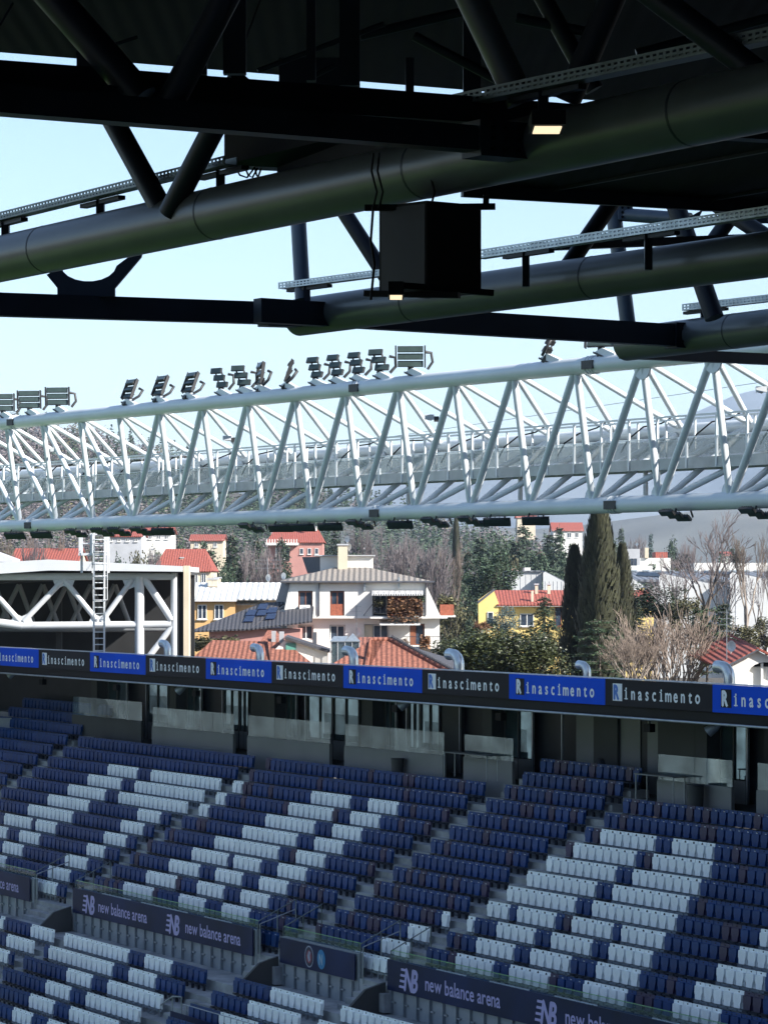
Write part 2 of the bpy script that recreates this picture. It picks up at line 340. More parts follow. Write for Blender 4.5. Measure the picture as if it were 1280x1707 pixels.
for s in seats:
    _, tier, n, bi, i, cnt, p, wht = s
    key = 'w' if wht else ('p' if (tier == 'U' and bi >= 3 and rs.random() < 0.16) else 'b')
    tagd = tier == 'U' and bi >= 3 and not (bi == 5 and i > 20) and (bi > 3 or i > 24)
    if id(s) in indset:
        colr = {'w': 'white', 'b': 'blue', 'p': 'faded plum-blue'}[key]
        o = thing('stadium_seat', '%s folded seat, %s in the %s row up of the %s' % (colr, ORD[i], ORD[n], BN[bi]), 'stadium seat', p, ROTS + rs.uniform(-.03, .03), 'folded plastic seats in rows on the upper tier')
        for nm, me in ME[key]:
            if nm == 'number_tag' and not tagd: continue
            c = bpy.data.objects.new(nm, me); C.objects.link(c); c.parent = o
    else:
        rm = {'w': 0, 'b': 1, 'p': 2}[key]; rot = Matrix.Translation(p) @ Matrix.Rotation(ROTS + rs.uniform(-.03, .03), 4, 'Z')
        for src, mi in ((_b, rm), (_p, rm), (_r, 3 if key == 'w' else 4), (_h, 4)) + (((_n, 5),) if tagd and key != 'w' else ()):
            rest.add([rot @ Vector(v) for v in src.v], src.f, mi)
ro = rest.build('stadium_seats', [M['seat_w'], M['seat_b'], M['seat_p'], M['bracket'], M['bracket_d'], M['tag']])
tag(ro, 'remaining rows of blue and white folded seats farther along the grandstand', 'stadium seats', None, 'stuff')
# ---- back of the stand: parapets, balustrades, glazed boxes, doors
PARA = [(-3.0, 5.3), (6.54, 15.17), (16.6, 24.3), (25.6, 33.75), (35.3, 38.9), (48.5, 52.9), (54.3, 62.5), (64, 72)]
for k, (a0, a1) in enumerate(PARA):
    zt = -7.18 if k < 5 else -7.28
    if k == 0:
        MB().box(a0, a1, 9.45, 9.6, -8.9, -7.0).build('box_parapet', M['wallgrey'], stand); zt = -6.99
    elif k == 4: MB().box(a0, a1, 9.45, 9.6, -8.9, -7.15).build('box_parapet', M['parapet'], stand)
    else: MB().box(a0, a1, 9.45, 9.6, -8.9, zt).build('box_parapet', M['parapet'], stand)
    g = MB(); nn = max(2, round((a1-a0)/2.2)); wd = (a1-a0)/nn
    for i in range(nn): g.box(a0 + i*wd + 0.012, a0 + (i+1)*wd - 0.012, 9.50, 9.52, zt + 0.003, zt + 0.95)
    g.build('glass_balustrade', M['balglass'], stand)
# floor of the boxes and dark passages
MB().box(-60, 100, 9.62, 14.0, -8.6, -8.1).build('box_floor', M['wallgrey'], stand)
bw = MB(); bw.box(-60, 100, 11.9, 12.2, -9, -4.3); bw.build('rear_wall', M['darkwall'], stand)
def boxfront(a0, a1, rr):
    """one glazed box front between piers, local b = 11.6 .. 11.9"""
    MB().box(a0-0.7, a0, 10.9, 11.85, -8.1, -4.72).build('pier', M['wallgrey'], stand)
    x = a0; k = 0; seq = (0, 2, 0, 0, 1, 2, 0)
    while x < a1 - 0.5:
        wd = min(rr.choice([1.0, 1.6, 2.1, 2.4]), a1 - x); typ = seq[k % 7]
        if typ == 0:
            f = MB()
            for (u0, u1, v0, v1) in ((x, x+.08, -8.1, -5.0), (x+wd-.08, x+wd, -8.1, -5.0), (x+.08, x+wd-.08, -5.1, -5.0), (x+wd/2-.04, x+wd/2+.04, -8.1, -5.1)): f.box(u0, u1, 11.5, 11.6, v0, v1)
            fo = f.build('window_frame', M['wallgrey'], stand)
            MB().box(x+.08, x+wd-.08, 11.56, 11.58, -7.2, -5.1).build('window_pane', M['boxglass'], fo)
            MB().box(x+.08, x+wd-.08, 11.5, 11.62, -8.1, -7.25).build('window_apron', M['parapet'], fo)
        elif typ == 1:
            MB().box(x+.05, x+wd-.05, 11.6, 11.8, -8.1, -4.75).build('wall_panel', M['wallgrey' if rr.random() < .7 else 'parapet'], stand)
        else:
            f = MB().box(x+.02, x+.09, 11.45, 11.55, -8.1, -4.9).box(x+wd-.09, x+wd-.02, 11.45, 11.55, -8.1, -4.9).box(x+.09, x+wd-.09, 11.46, 11.54, -5.05, -4.95)
            f.build('door_frame', M['steelpost'], stand)
        x += wd; k += 1
rr = random.Random(11)
for (a0, a1) in [(-3.0, 5.2), (6.3, 15.3), (16.6, 24.8), (25.6, 34.0), (35.2, 39.5)]: boxfront(a0, a1, rr)
# recess with doors above the narrow block
MB().box(39.9, 44.2, 12.0-0.15, 11.88, -8.1, -4.8).build('wall_panel', M['parapet'], stand)
MB().box(45.0, 49.3, 11.6, 11.88, -8.1, -4.8).build('wall_panel', M['parapet'], stand)
MB().box(41.3, 42.9, 11.70, 11.84, -7.4, -4.95).build('door', M['wallgrey'], stand)
d_ = MB().box(45.8, 48.1, 11.5, 11.59, -7.5, -5.0).build('door', M['wallgrey'], stand)
for (a0, a1) in [(49.6, 53.2), (54.4, 60.5), (61, 70)]: boxfront(a0, a1, rr)
# tables and trolley on the landing in front of the boxes
def landing_table(a0, a1, b, z0, z1, lab):
    o = thing('landing_table', lab, 'table', S((a0+a1)/2, b, z0), ROTS); w = (a1-a0)/2; h = z1-z0
    MB().box(-w, w, -.3, .3, h-.04, h).build('table_top', M['parapet'], o)
    for x in (-w+.06, w-.06):
        for y in (-.25, .25): MB().tube((x, y, 0), (x, y, h-.04), .025, 6).build('leg', M['steelpost'], o)
landing_table(47.9, 50.3, 9.15, -8.15, -7.05, 'pale metal table in front of the glass balustrade above the right-hand seat block')
landing_table(34.6, 37.9, 9.2, -8.0, -6.95, 'slim metal table frame beside the glazed box left of the doors')
def planter(a, b, z, r, h, lab):
    o = thing('waste_bin', lab, 'bin', S(a, b, z), ROTS)
    MB().tube((0,0,0), (0,0,h), r*.85, 14, r).build('bin_body', M['wallgrey'], o); MB().tube((0,0,h), (0,0,h+.05), r*1.06, 14).build('rim', M['bracket_d'], o)
planter(51.4, 9.0, -8.1, .33, .8, 'grey round bin before the parapet of the right-hand glass box')
planter(30.7, 9.1, -8.25, .28, .75, 'pale round bin in front of the third grey parapet')
# ---- the roof of the boxes with its lettered boards
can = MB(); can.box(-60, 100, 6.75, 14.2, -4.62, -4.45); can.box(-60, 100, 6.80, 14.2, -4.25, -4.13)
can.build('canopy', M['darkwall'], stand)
MB().box(-60, 100, 6.62, 6.78, -3.485, -3.445).build('canopy_edge_trim', M['white_steel'], stand)
MB().box(-60, 100, 6.62, 6.76, -4.88, -4.45).build('canopy_beam', M['black'], stand)
MB().tube((-60, 6.5, -4.83), (100, 6.5, -4.83), .045, 8).build('canopy_rail', M['steelpost'], stand)
FB = 6.5; NB = 15; P0 = -4.95
def zf_top(a): return -3.45
xs = [(a, 0) for a in range(1)]
PW = 6.25; A0 = onb(65, 1077+.053*65, FB)[0] - PW*2
for k in range(14):
    a = A0 + k*PW; blue = (k % 2 == 1)
    q = proj(S(a+PW, FB, -4)); q0 = proj(S(a, FB, -4))
    if q[0] < -60 or q0[0] > 1500: continue
    nth = k - 1
    place = ['', 'over the far left end of the stand', 'under the white gabled steel frame, left of the ladder', 'below the foot of the tall white ladder', 'below the right end of the white gabled steel frame', 'below the first curved duct right of the gabled frame',
             'in front of the red tiled roofs, left of the hipped one', 'directly under the hipped terracotta roof', 'below the duct right of the hipped roof', 'below the dark cypress and leafy evergreen', 'below the bare twiggy tree', 'at the right edge of the photo', '', ''][k]
    o = thing('advertising_board', '%s board lettered Rinascimento, %s' % ('bright blue' if blue else 'black', place or 'beyond the frame'), 'advertising board', S(a, FB, -4.43), ROTS, 'lettered boards along the canopy edge')
    MB().box(0.006, PW-0.006, 0.0, 0.11, 0.0, 0.94).build('panel', M['blueboard' if blue else 'blackboard'], o)
    x = 0.48
    MB().box(x, x+0.56, -0.012, -0.001, 0.18, 0.80).build('initial_square', M['blackboard' if blue else 'letter'], o)
    t = MB(); text(t, 'R', x+0.08, 0.24, 0.72, 0.74, y=-0.016, bold=0.036); 
    t.box(x+0.05, x+0.16, -0.016, -0.014, 0.235, 0.29); t.box(x+0.05, x+0.20, -0.0165, -0.0145, 0.70, 0.755)
    t.build('initial_letter', M['letter' if blue else 'letterblue'], o)
    t = MB(); px0 = x + 0.60; cw = 0.415
    for i, ch in enumerate('inascimento'):
        text(t, ch, px0 + i*cw, 0.26, 0.64, 0.82, pitch=cw, y=-0.010, bold=0.017)
        if ch == 'i':
            c = px0 + (i+.5)*cw; t.box(c-.10, c+.10, -.0095, -.0085, .255, .295); t.box(c-.10, c+.01, -.0095, -.0085, .55, .59)
    t.build('lettering', M['letter'], o)
# lamps and speakers under the canopy
for k, (x, y, lab) in enumerate(((25, 1122, 'at the far left under the canopy'), (307, 1147, 'above the second glazed box from the left'), (680, 1172, 'above the third grey parapet, round and dark'), (1195, 1212, 'above the right-hand glass balustrade'))):
    a, z = onb(x, y, 7.2); o = thing('hanging_spotlight', 'grey spotlight hanging %s' % lab, 'spotlight', S(a, 7.2, z), ROTS, 'spotlights hanging under the canopy')
    MB().tube((0,0,0), (0,0,-4.62-z+0.0), .03, 6).build('stem', M['bracket_d'], o)
    MB().pipe([(-.28,-.2,-.18), (-.1,-.05,0), (0,.03,.08), (.1,.1,.12)], [.20,.17,.12,.05], 12).build('hood', M['steelpost'], o)
# fixtures under the canopy
rk_ = random.Random(17)
for k in range(26):
    a = -6 + k*3.0 + rk_.uniform(-.6, .6)
    MB().box(a, a+rk_.uniform(.5, 1.4), 8.3, 8.55, -4.80, -4.625).build('ceiling_light', M['wallgrey'], stand)
    if k % 3 == 0: MB().tube((a+.3, 9.0, -4.62), (a+.3, 9.0, -5.2), .03, 6).box(a+.1, a+.5, 8.85, 9.1, -5.5, -5.2).build('ceiling_speaker', M['black'], stand)
for k, (a, b, h_) in enumerate(((43.2, 10.7, 1.25), (43.9, 10.8, .9), (44.6, 10.6, 1.0), (35.9, 10.4, .95), (55.0, 10.6, .9))):
    o = thing('covered_equipment', 'black-covered equipment pile %s' % ('left of the doors above the narrow block', 'in front of the doors above the narrow block', 'right of the doors above the narrow block', 'behind the slim metal table frame', 'behind the glass at the right end')[k], 'equipment', S(a, b, -8.1), ROTS)
    MB().pipe([(0,0,0), (.02,0,h_*.35), (-.03,.02,h_*.7), (0,0,h_)], [.42,.40,.30,.12], 9).build('cover', M['bracket_d'], o); MB().box(-.3, .3, -.3, .3, 0, .06).build('base', M['black'], o)
# curved ducts on the canopy
for k, (xr, yb, d, lab) in enumerate(((280, 1087, .42, 'in front of the gabled white frame column'), (434, 1098, .42, 'in front of the left terracotta roof'), (590, 1108, .46, 'at the left side of the hipped terracotta roof'), (765, 1113, .50, 'at the right end of the hipped terracotta roof'), (978, 1125, .36, 'in front of the cypress trees'), (1215, 1140, .46, 'in front of the white house with an arch'))):
    a, z = onb(xr, yb, 8.0); z = -4.12
    o = thing('vent_duct', 'curved silver duct %s' % lab, 'vent duct', S(a, 8.0, z), ROTS, 'curved ducts on the canopy roof')
    d *= .86; hh = 1.30 if k != 4 else 1.18; r = d/2
    pts = [(0,0,0), (0,0,hh*.60)] + [(-(1-math.cos(t))*d*1.0, 0, hh*.60 + math.sin(t)*d*1.0) for t in (.3,.6,.9,1.2,1.5)] + [(-d*1.75, 0, hh*.60+d*1.0)]
    MB().pipe(pts, [r]*7 + [r*1.12], 14).build('elbow', M['duct'], o)
    MB().tube((0,0,0), (0,0,.05), r*1.25, 14).build('flange', M['duct'], o)
    MB().pipe([(-d*1.76,0,hh*.60+d), (-d*1.80,0,hh*.60+d)], r*1.0, 14).build('mouth', M['black'], o)
# ---- parapet between the tiers with its long banners, glass and posts
def nb_logo(t, x, z, h):
    """two slanted block capitals with speed bars, in the local x-z plane"""
    text(t, 'NB', x + h*.42, z, h*1.28, .72, y=-.006, bold=.035, shear=.16, gap=-.05)
    for k in range(4):
        zz = z + h*(.06 + .235*k); t.prism([(x + h*(.02+.05*k), -.008, zz), (x + h*(.50+.035*k), -.008, zz), (x + h*(.52+.035*k), -.008, zz+h*.10), (x + h*(.04+.05*k), -.008, zz+h*.10)], (0,.004,0))
def banner(name, a0, a1, z0, z1, marks, lab):
    o = thing(name, lab, 'banner', S(a0, -1.5, z0), ROTS, 'long banners on the parapet between the tiers'); h = z1-z0
    MB().box(0, a1-a0, -.04, 0, 0, h).build('banner_sheet', M['navy'], o)
    for kind, x in marks:
        t = MB()
        if kind == 'logo': nb_logo(t, x, h*.12, h*.80); nm = 'emblem'
        else:
            text(t, 'new balance arena', x, h*.28, h*.66, .88, y=-.006, gap=.08, bold=.010); nm = 'lettering'
        ob = t.build(nm, M['nbtext'], o); ob.location = (0, -.046, 0)
    return o
banner('parapet_banner', 21.2, 37.6, -14.28, -13.21, [('logo', 1.0), ('text', 2.65), ('logo', 9.0), ('text', 10.8)], 'long navy banner with two pale emblems and lettering, left of the one with round badges')
bm = banner('parapet_banner', 39.76, 45.3, -14.25, -13.31, [], 'short navy banner with two round club badges')
for k, (x, cols) in enumerate(((2.25, ((0.02,0.02,0.05), (0.30,0.32,0.42), (0.25,0.05,0.08))), (3.15, ((0.30,0.36,0.42), (0.02,0.22,0.48), (0.02,0.22,0.48))))):
    bo = MB(); cyl = lambda r, y, mi, sx=.82: bo.add([(x + r*sx*math.cos(2*math.pi*i/28), y, .48 + r*math.sin(2*math.pi*i/28)) for i in range(28)], [tuple(range(28))], mi)
    cyl(.40 if k == 0 else .36, -.048, 1); cyl(.35 if k == 0 else .33, -.051, 0 if k == 0 else 1); 
    if k == 0:
        cyl(.24, -.053, 2); bo.prism([(x-.02,-.056,.28), (x+.10,-.056,.36), (x+.06,-.056,.52), (x+.12,-.056,.66), (x-.02,-.056,.68), (x-.12,-.056,.50)], (0,.002,0), 1)
    else: text(bo, 'N', x-.14, .28, .55, .65, y=-.055, bold=.012, mi=2)
    bo.build('badge', [mat('badge_a%d' % k, cols[0]), mat('badge_b%d' % k, cols[1] if k == 0 else (0.03,0.20,0.42)), mat('badge_c%d' % k, cols[2] if k == 0 else (0.35,0.45,0.55))], bm)
banner('parapet_banner', 47.56, 66.0, -14.28, -13.21, [('logo', .8), ('text', 2.55), ('logo', 9.2), ('text', 10.95)], 'long navy banner with pale emblem and lettering at the lower right of the stand')
banner('parapet_banner', 5.0, 16.6, -14.28, -13.21, [('logo', 3.9), ('text', 5.75)], 'navy lettered banner behind glass at the far left edge of the stand')
for (a0, a1) in ((2.0, 16.8), (21.1, 37.7), (39.7, 45.4), (47.5, 70)):
    mb = MB().box(a0, a1, -1.42, -1.22, -15.2, -13.28); mb.build('parapet_wall', M['concrete2'], stand)
    g = MB(); nn = max(2, round((a1-a0)/1.6)); wd = (a1-a0)/nn
    for i in range(nn): g.box(a0 + i*wd + .015, a0+(i+1)*wd-.015, -1.33, -1.31, -13.28, -12.93); g.box(a0 + i*wd + .015, a0+(i+1)*wd-.015, -1.335, -1.305, -12.928, -12.905, 1)
    g.build('parapet_glass', [M['green_glass'], M['green_edge']], stand)
    x = a0 + .25; pme = MB().box(-.025, .025, -.09, 0, -15.1, -14.3).box(.02, .22, -.06, 0, -14.72, -14.66).mesh('parapet_post', M['steelpost'])
    while x < a1:
        c = bpy.data.objects.new('parapet_post', pme); C.objects.link(c); c.parent = stand; c.location = (x, -1.44, 0); x += .85
    for x in (a0, a1):
        e = MB()
        for yb in (-1.35, -.5, .3): e.tube((x, yb, -14.3+ (yb+1.35)*.57), (x, yb, -12.95 + (yb+1.35)*.45), .022, 6)
        e.tube((x, -1.35, -12.95), (x, .3, -12.2), .022, 6)
        e.build('end_rail', M['galvdark'], stand)
# stairs down through the parapet gaps with sloping side walls
for (a0, a1) in ((16.9, 21.05), (37.75, 39.65), (45.45, 47.45)):
    mb = MB()
    for k in range(5): mb.box(a0+.25, a1-.25, -1.2 - .32*(k+1) , -1.2 - .32*k, -15.6, -14.35 - .2*k)
    mb.box(a0+.02, a1-.02, -1.2, 0.0, -15.6, -14.33)
    mb.build('vomitory_stair', M['concrete'], stand)
    MB().prism([(a1-.2, -1.5, -15.2), (a1-.2, -3.1, -15.2), (a1-.2, -3.1, -14.95), (a1-.2, -2.3, -14.25), (a1-.2, -1.5, -14.05)], (.14,0,0)).build('sloping_side_wall', M['wallgrey'], stand)
    g = MB()
    for y in (-1.45, -.7, .1): g.tube((a0+.3, y, -14.3), (a0+.3, y, -13.0+.3*(y+1.45)), .022, 6)
    g.tube((a0+.3, -1.45, -13.0), (a0+.3, .1, -12.53), .022, 6); g.build('hand_rail', M['steelpost'], stand)
# hand rail and dark banner at the lower left corner
rl = MB(); pb = [(205, 1722), (288, 1661), (303, 1662), (305, 1690), (345, 1697), (430, 1716)]
P3 = [Vector((*[v for v in (onb(x, y, -5.2)[0],)], -5.2, onb(x, y, -5.2)[1])) for x, y in pb]
for p, q in zip(P3[:2], P3[1:3]): rl.tube(p, q, .03, 6)
for p in P3[:3]: rl.tube(p, p - UP*1.1, .025, 6)
for i in range(1, 4): p = P3[0].lerp(P3[1], i/4); rl.tube(p, p - UP*1.0, .02, 6)
p0 = P3[2]
for i in range(8): rl.tube((p0.x+.4+i*.75, -5.2, p0.z-1.2), (p0.x+.4+i*.75, -5.2, p0.z-.25), .02, 6)
rl.tube((p0.x+.1, -5.2, p0.z-.25), (p0.x+6, -5.2, p0.z-.25), .025, 6)
rl.build('vomitory_rail', M['steelpost'], stand)
a_, z_ = onb(285, 1685, -5.4)
MB().box(a_, a_+5.5, -5.42, -5.38, z_-1.2, z_).build('vomitory_banner', M['navy'], stand)
# ================================================================== PITCH AND GROUND
def ter(x, y):
    """height of the terrain: stadium bowl, town, wooded hill on the left"""
    h = -19.2
    t = max(0, min(1, (y - 150 + max(0, x)*.9) / 25.0)); h += 5.0 * t
    def bump(cx, cy, sx, sy, H): return H * math.exp(-((x-cx)/sx)**2 - ((y-cy)/sy)**2)
    h += bump(-330, 1250, 300, 420, 92) + bump(-95, 900, 130, 260, 14)
    h += max(0, min(1, (y-420)/700)) * (8 if x < 0 else max(0, 8 - x*.06))
    return h
gm = MB(); NX, NY = 90, 90
ys = [-60 + 3300*(j/NY)**1.8 for j in range(NY+1)]
vs = []
for y in ys:
    for i in range(NX+1):
        x = (i/NX - .5) * (500 + y*1.5); vs.append((x, y, ter(x, y) - (1.0 if y > 200 else 0)))
gm.add(vs, [(j*(NX+1)+i, j*(NX+1)+i+1, (j+1)*(NX+1)+i+1, (j+1)*(NX+1)+i) for j in range(NY) for i in range(NX)], 0, True)
tag(gm.build('ground', M['ground']), kind='structure')
pm = MB(); pm.add([S(-95,-120,-18.9), S(140,-120,-18.9), S(140,-15,-18.9), S(-95,-15,-18.9)], [(0,1,2,3)]); tag(pm.build('pitch', M['grass']), kind='structure')
# far ridges, real relief 6 to 9 km away
def ridge(name, Y, prof, col, depth):
    m = MB(); n = 120; xs = [-1 + 2*i/n for i in range(n+1)]; rows = []
    rg = random.Random(len(name)); ph = [rg.uniform(0, 6) for _ in range(6)]
    for j, (dy, f) in enumerate(((0, 0), (.25, .55), (.5, .85), (.75, 1.0), (1.2, .7))):
        row = []
        for u in xs:
            px_ = CX + u*1400; h = None
            for (x0, y0), (x1, y1) in zip(prof, prof[1:]):
                if x0 <= px_ <= x1: h = y0 + (y1-y0)*(px_-x0)/(x1-x0)
            if h is None: h = prof[0][1] if px_ < prof[0][0] else prof[-1][1]
            top = (HY - h)/FPX*Y + sum(math.sin(u*k*7+ph[k])*Y*.0006/(k+1) for k in range(1,6))
            yy = Y + depth*(dy-.75) + math.sin(u*23+j)*depth*.08
            row.append(((px_-CX)/FPX*Y, yy, -30 + (top+30)*f))
        rows += row
    m.add(rows, [(j*(n+1)+i, j*(n+1)+i+1, (j+1)*(n+1)+i+1, (j+1)*(n+1)+i) for j in range(4) for i in range(n)], 0, True)
    tag(m.build(name, col), kind='structure')
ridge('far_hills', 2900, [(-800,840),(300,860),(640,880),(900,880),(1060,862),(1160,850),(1280,842),(2100,790)], mat('far_hill_woods', (0.10,0.10,0.085), .95, var=.35, scale=.01), 500)
ridge('mountains', 8000, [(-800,780),(300,800),(640,800),(800,790),(960,752),(1060,735),(1150,690),(1230,655),(1290,640),(1500,600),(2100,620)], mat('mountain_side', (0.09,0.10,0.10), .95, var=.3, scale=.003), 2200)
# ================================================================== LATTICE TRUSS WITH WALKWAY
TT = 0.62; ROTT = -(math.pi/2 - TT); AT = Vector((math.sin(TT), -math.cos(TT), 0)); BT = Vector((math.cos(TT), math.sin(TT), 0)); OT = Vector((0, 80, 0))
def T(s, d, z): return OT + AT*s + BT*d + UP*z
tr = thing('lattice_truss', 'long pale tubular lattice truss with a railed walkway, carrying floodlights', 'truss', OT, ROTT)
S0, DS = -22.2, 2.635; I0, I1 = -6, 19
sn = lambda i: S0 + DS*i
UD, UZ, LZ, BD, BZ = -0.57, 5.62, 2.0, 1.95, 3.98
e0, e1 = sn(I0)-1, sn(I1)+1
MB().tube((e0, UD, UZ), (e1, UD, UZ), .225, 16).build('upper_chord', M['white_truss'], tr)
MB().tube((e0, 0, LZ), (e1, 0, LZ), .215, 16).build('lower_chord', M['white_truss'], tr)
MB().tube((e0, BD, BZ), (e1, BD, BZ), .17, 12).build('rear_chord', M['white_truss'], tr)
for k in (0, 8, 12, 16):      # flange splices with dark gaps
    for (d, z, r) in ((UD, UZ, .235), (0, LZ, .225)):
        m = MB(); x = sn(k) + (.55 if z > 4 else .75)
        for j in range(3): m.tube((x+j*.12, d, z), (x+j*.12+.04, d, z), r+.015, 16, mi=0)
        m.box(x-.05, x+.4, d-r-.018, d-r+.03, z-.12, z+.10, 1)
        m.build('splice_flange', [M['white_truss'], M['lampbody']], tr)
def clip(p, q, r0, r1):
    p = Vector(p); q = Vector(q); d = (q-p).normalized(); return p + d*r0, q - d*r1
def web(nm, p, q, r):
    p, q = clip(p, q, .19, .19); MB().tube(p, q, r, 10).build(nm, M['white_truss'], tr)
for i in range(I0, I1+1):
    u = (sn(i), UD, UZ); l = (sn(i), 0, LZ)
    vis_ = -3 <= i <= 17
    if not vis_: continue
    web('truss_post', u, l, .092)
    if i <= 2: web('truss_diagonal', u, (sn(i+1), 0, LZ), .088)
    if i >= 4: web('truss_diagonal', u, (sn(i-1), 0, LZ), .098)
    web('top_strut', u, (sn(i-.5), BD, BZ), .075); web('top_strut', u, (sn(i+.5), BD, BZ), .075)
    web('bottom_strut', l, (sn(i+.5), BD, BZ), .082); web('bottom_strut', l, (sn(i+1.5), BD, BZ), .082)
wk = MB().box(e0, e1, .55, 1.42, 2.93, 3.0).build('walkway', M['walk'], tr)
MB().box(e0, e1, .50, .54, 2.88, 3.16).box(e0, e1, 1.43, 1.47, 2.88, 3.16).build('toe_board', M['walk'], wk)
MB().box(e0, e1, .515, .53, 3.20, 3.66).build('mesh_infill', M['mesh_panel'], wk)
MB().box(e0, e1, 1.44, 1.455, 3.20, 3.66).build('mesh_infill', M['mesh_panel'], wk)
hr = MB()
for d in (.51, 1.45):
    hr.box(e0, e1, d-.022, d+.022, 4.20, 4.25); hr.box(e0, e1, d-.015, d+.015, 3.665, 3.69)
hr.build('handrail', M['white_truss'], wk)
x = e0; k = 0
while x < e1:
    if -33 < x < 22:
        MB().box(x-.03, x+.03, .475, .53, 2.9, 4.2).build('rail_post', M['white_truss'], wk)
        if k % 1 == 0: MB().box(x+.35, x+.40, 1.43, 1.48, 2.9, 4.2).build('rail_post', M['white_truss'], wk)
    x += 1.12; k += 1
for i in range(-4, 18, 2): MB().box(sn(i)+.9, sn(i)+.98, .95, 1.05, 2.2, 2.93).build('walkway_hanger', M['white_truss'], wk)
for i in range(I0+3, I1-1):                               # node plates and collars where the members meet
    if i >= 12: MB().tube((sn(i), -.03, LZ+.20), (sn(i), .03, LZ+.20), .30, 20).build('node_plate', M['white_truss'], tr)
    if i >= 13: MB().tube((sn(i), UD-.03, UZ-.20), (sn(i), UD+.03, UZ-.20), .30, 20).build('node_plate', M['white_truss'], tr)
cb = MB(); rc = random.Random(5)
for i in range(-2, 17):
    x = sn(i) + .3; cb.pipe([(x, .7, 3.4), (x+.25, .75, 3.75), (x+.55, 1.0, 4.05+rc.uniform(-.1,.1)), (x+.8, 1.4, 4.15), (x+.95, 1.6, 4.3)], .022, 5)
cb.build('power_cable', M['black'], wk)
# two end pylons far outside the frame carry the truss
MB().tube((e0+.5, .6, -19), (e0+.5, .6, 5), .5, 12).tube((e1-.5, .6, -19), (e1-.5, .6, 5), .5, 12).build('pylon', M['white_truss'], tr)
# ---- floodlights
def flood_meshes(npan, w, ph=.092, stx=0.0, sty=.07):
    body = MB(); lens = MB()
    for k in range(npan):
        z = .13 + k*.205; y = -(k*sty); xo = -k*stx + stx
        body.box(xo-w/2, xo+w/2, y-.035, y+.035, z-ph, z+ph); lens.box(xo-w/2+.02, xo+w/2-.02, y-.043, y-.037, z-ph+.018, z+ph-.018)
        for j in range(5): body.box(xo-w/2+.05+j*(w-.1)/5, xo-w/2+.07+j*(w-.1)/5, y+.035, y+.09, z-ph+.02, z+ph-.02)
    yoke = MB(); H = npan*.205
    for sx in (-1, 1): yoke.hexa([(sx*(w/2+.05)+dx, dy - (0 if zz < .1 else sty*(npan-1)), zz) for zz in (.02, H+.03) for dx, dy in ((-.02, -.06), (.02, -.06), (.02, .05), (-.02, .05))]) if not stx else yoke.bar((stx + sx*w*.3, .04, .08), (-stx + sx*w*.3, .04 - sty*2, H), .03, .05)
    yoke.pipe([(w/2+.06, 0, H*.75), (w/2+.22, .08, H*.72), (w/2+.26, .1, H*.3), (w/2+.12, .06, -.02)], .045, 6)
    yoke.box(-.08, .08, .02, .12, -.22, .06)
    brk = MB(); brk.prism([(-.15,-.05,-.12), (.62,-.05,-.36), (.62,-.05,-.16), (.12,-.05,.02), (-.15,-.05,-.06)], (0,.16,0)); 
    brk.prism([(-.2,-.08,-.10), (.66,-.08,-.40), (.66,-.08,-.36), (-.2,-.08,-.05)], (0,.02,0), 1)
    return body.mesh('lamp_body', M['lampbody']), lens.mesh('lamp_lens', M['lens']), yoke.mesh('yoke', M['lampbody']), brk.mesh('lamp_bracket', [M['white_truss'], M['lampbody']])
FL3 = flood_meshes(3, .72, .088, 0, .05); FLS = flood_meshes(3, .44, .086, .09, .08); FLB = flood_meshes(2, .74, .088); FLD = flood_meshes(3, .56, .094, 0, .12)
def sT(px_, d):      # distance along the truss of photograph column px_ on the line at offset d
    o = OT + BT*d; t = (px_-CX)/FPX
    return (t*o.y - o.x) / (AT.x - t*AT.y)
def flood(px_, meshes, yaw, tilt, lab, under=False):
    d = UD if not under else 0.0; s = sT(px_, d)
    p = T(s, d - (.06 if not under else -.02), UZ + .40) if not under else T(s, d, LZ - .48)
    o = thing('floodlight', lab, 'floodlight', p, 0, 'floodlights along the truss')
    for nm, me in zip(('lamp_body', 'lamp_lens', 'yoke', 'lamp_bracket'), meshes):
        if under and nm in ('lamp_bracket', 'yoke'): continue
        c = bpy.data.objects.new(nm, me); C.objects.link(c); c.parent = o
        c.rotation_euler = (tilt, 0, yaw) if nm != 'lamp_bracket' else (0, 0, ROTT)
        if nm == 'lamp_bracket': c.location = (0, 0, -.02)
    if under:
        m = MB(); hh = [(-.3, 0, .17), (-.3, 0, .42), (.3, 0, .17), (.3, 0, .42)]
        m.tube((-.25,0,.1), (-.12,0,.5), .025, 6).tube((.25,0,.1), (.12,0,.5), .025, 6); m.build('hanger', M['lampbody'], o)
rr2 = random.Random(9)
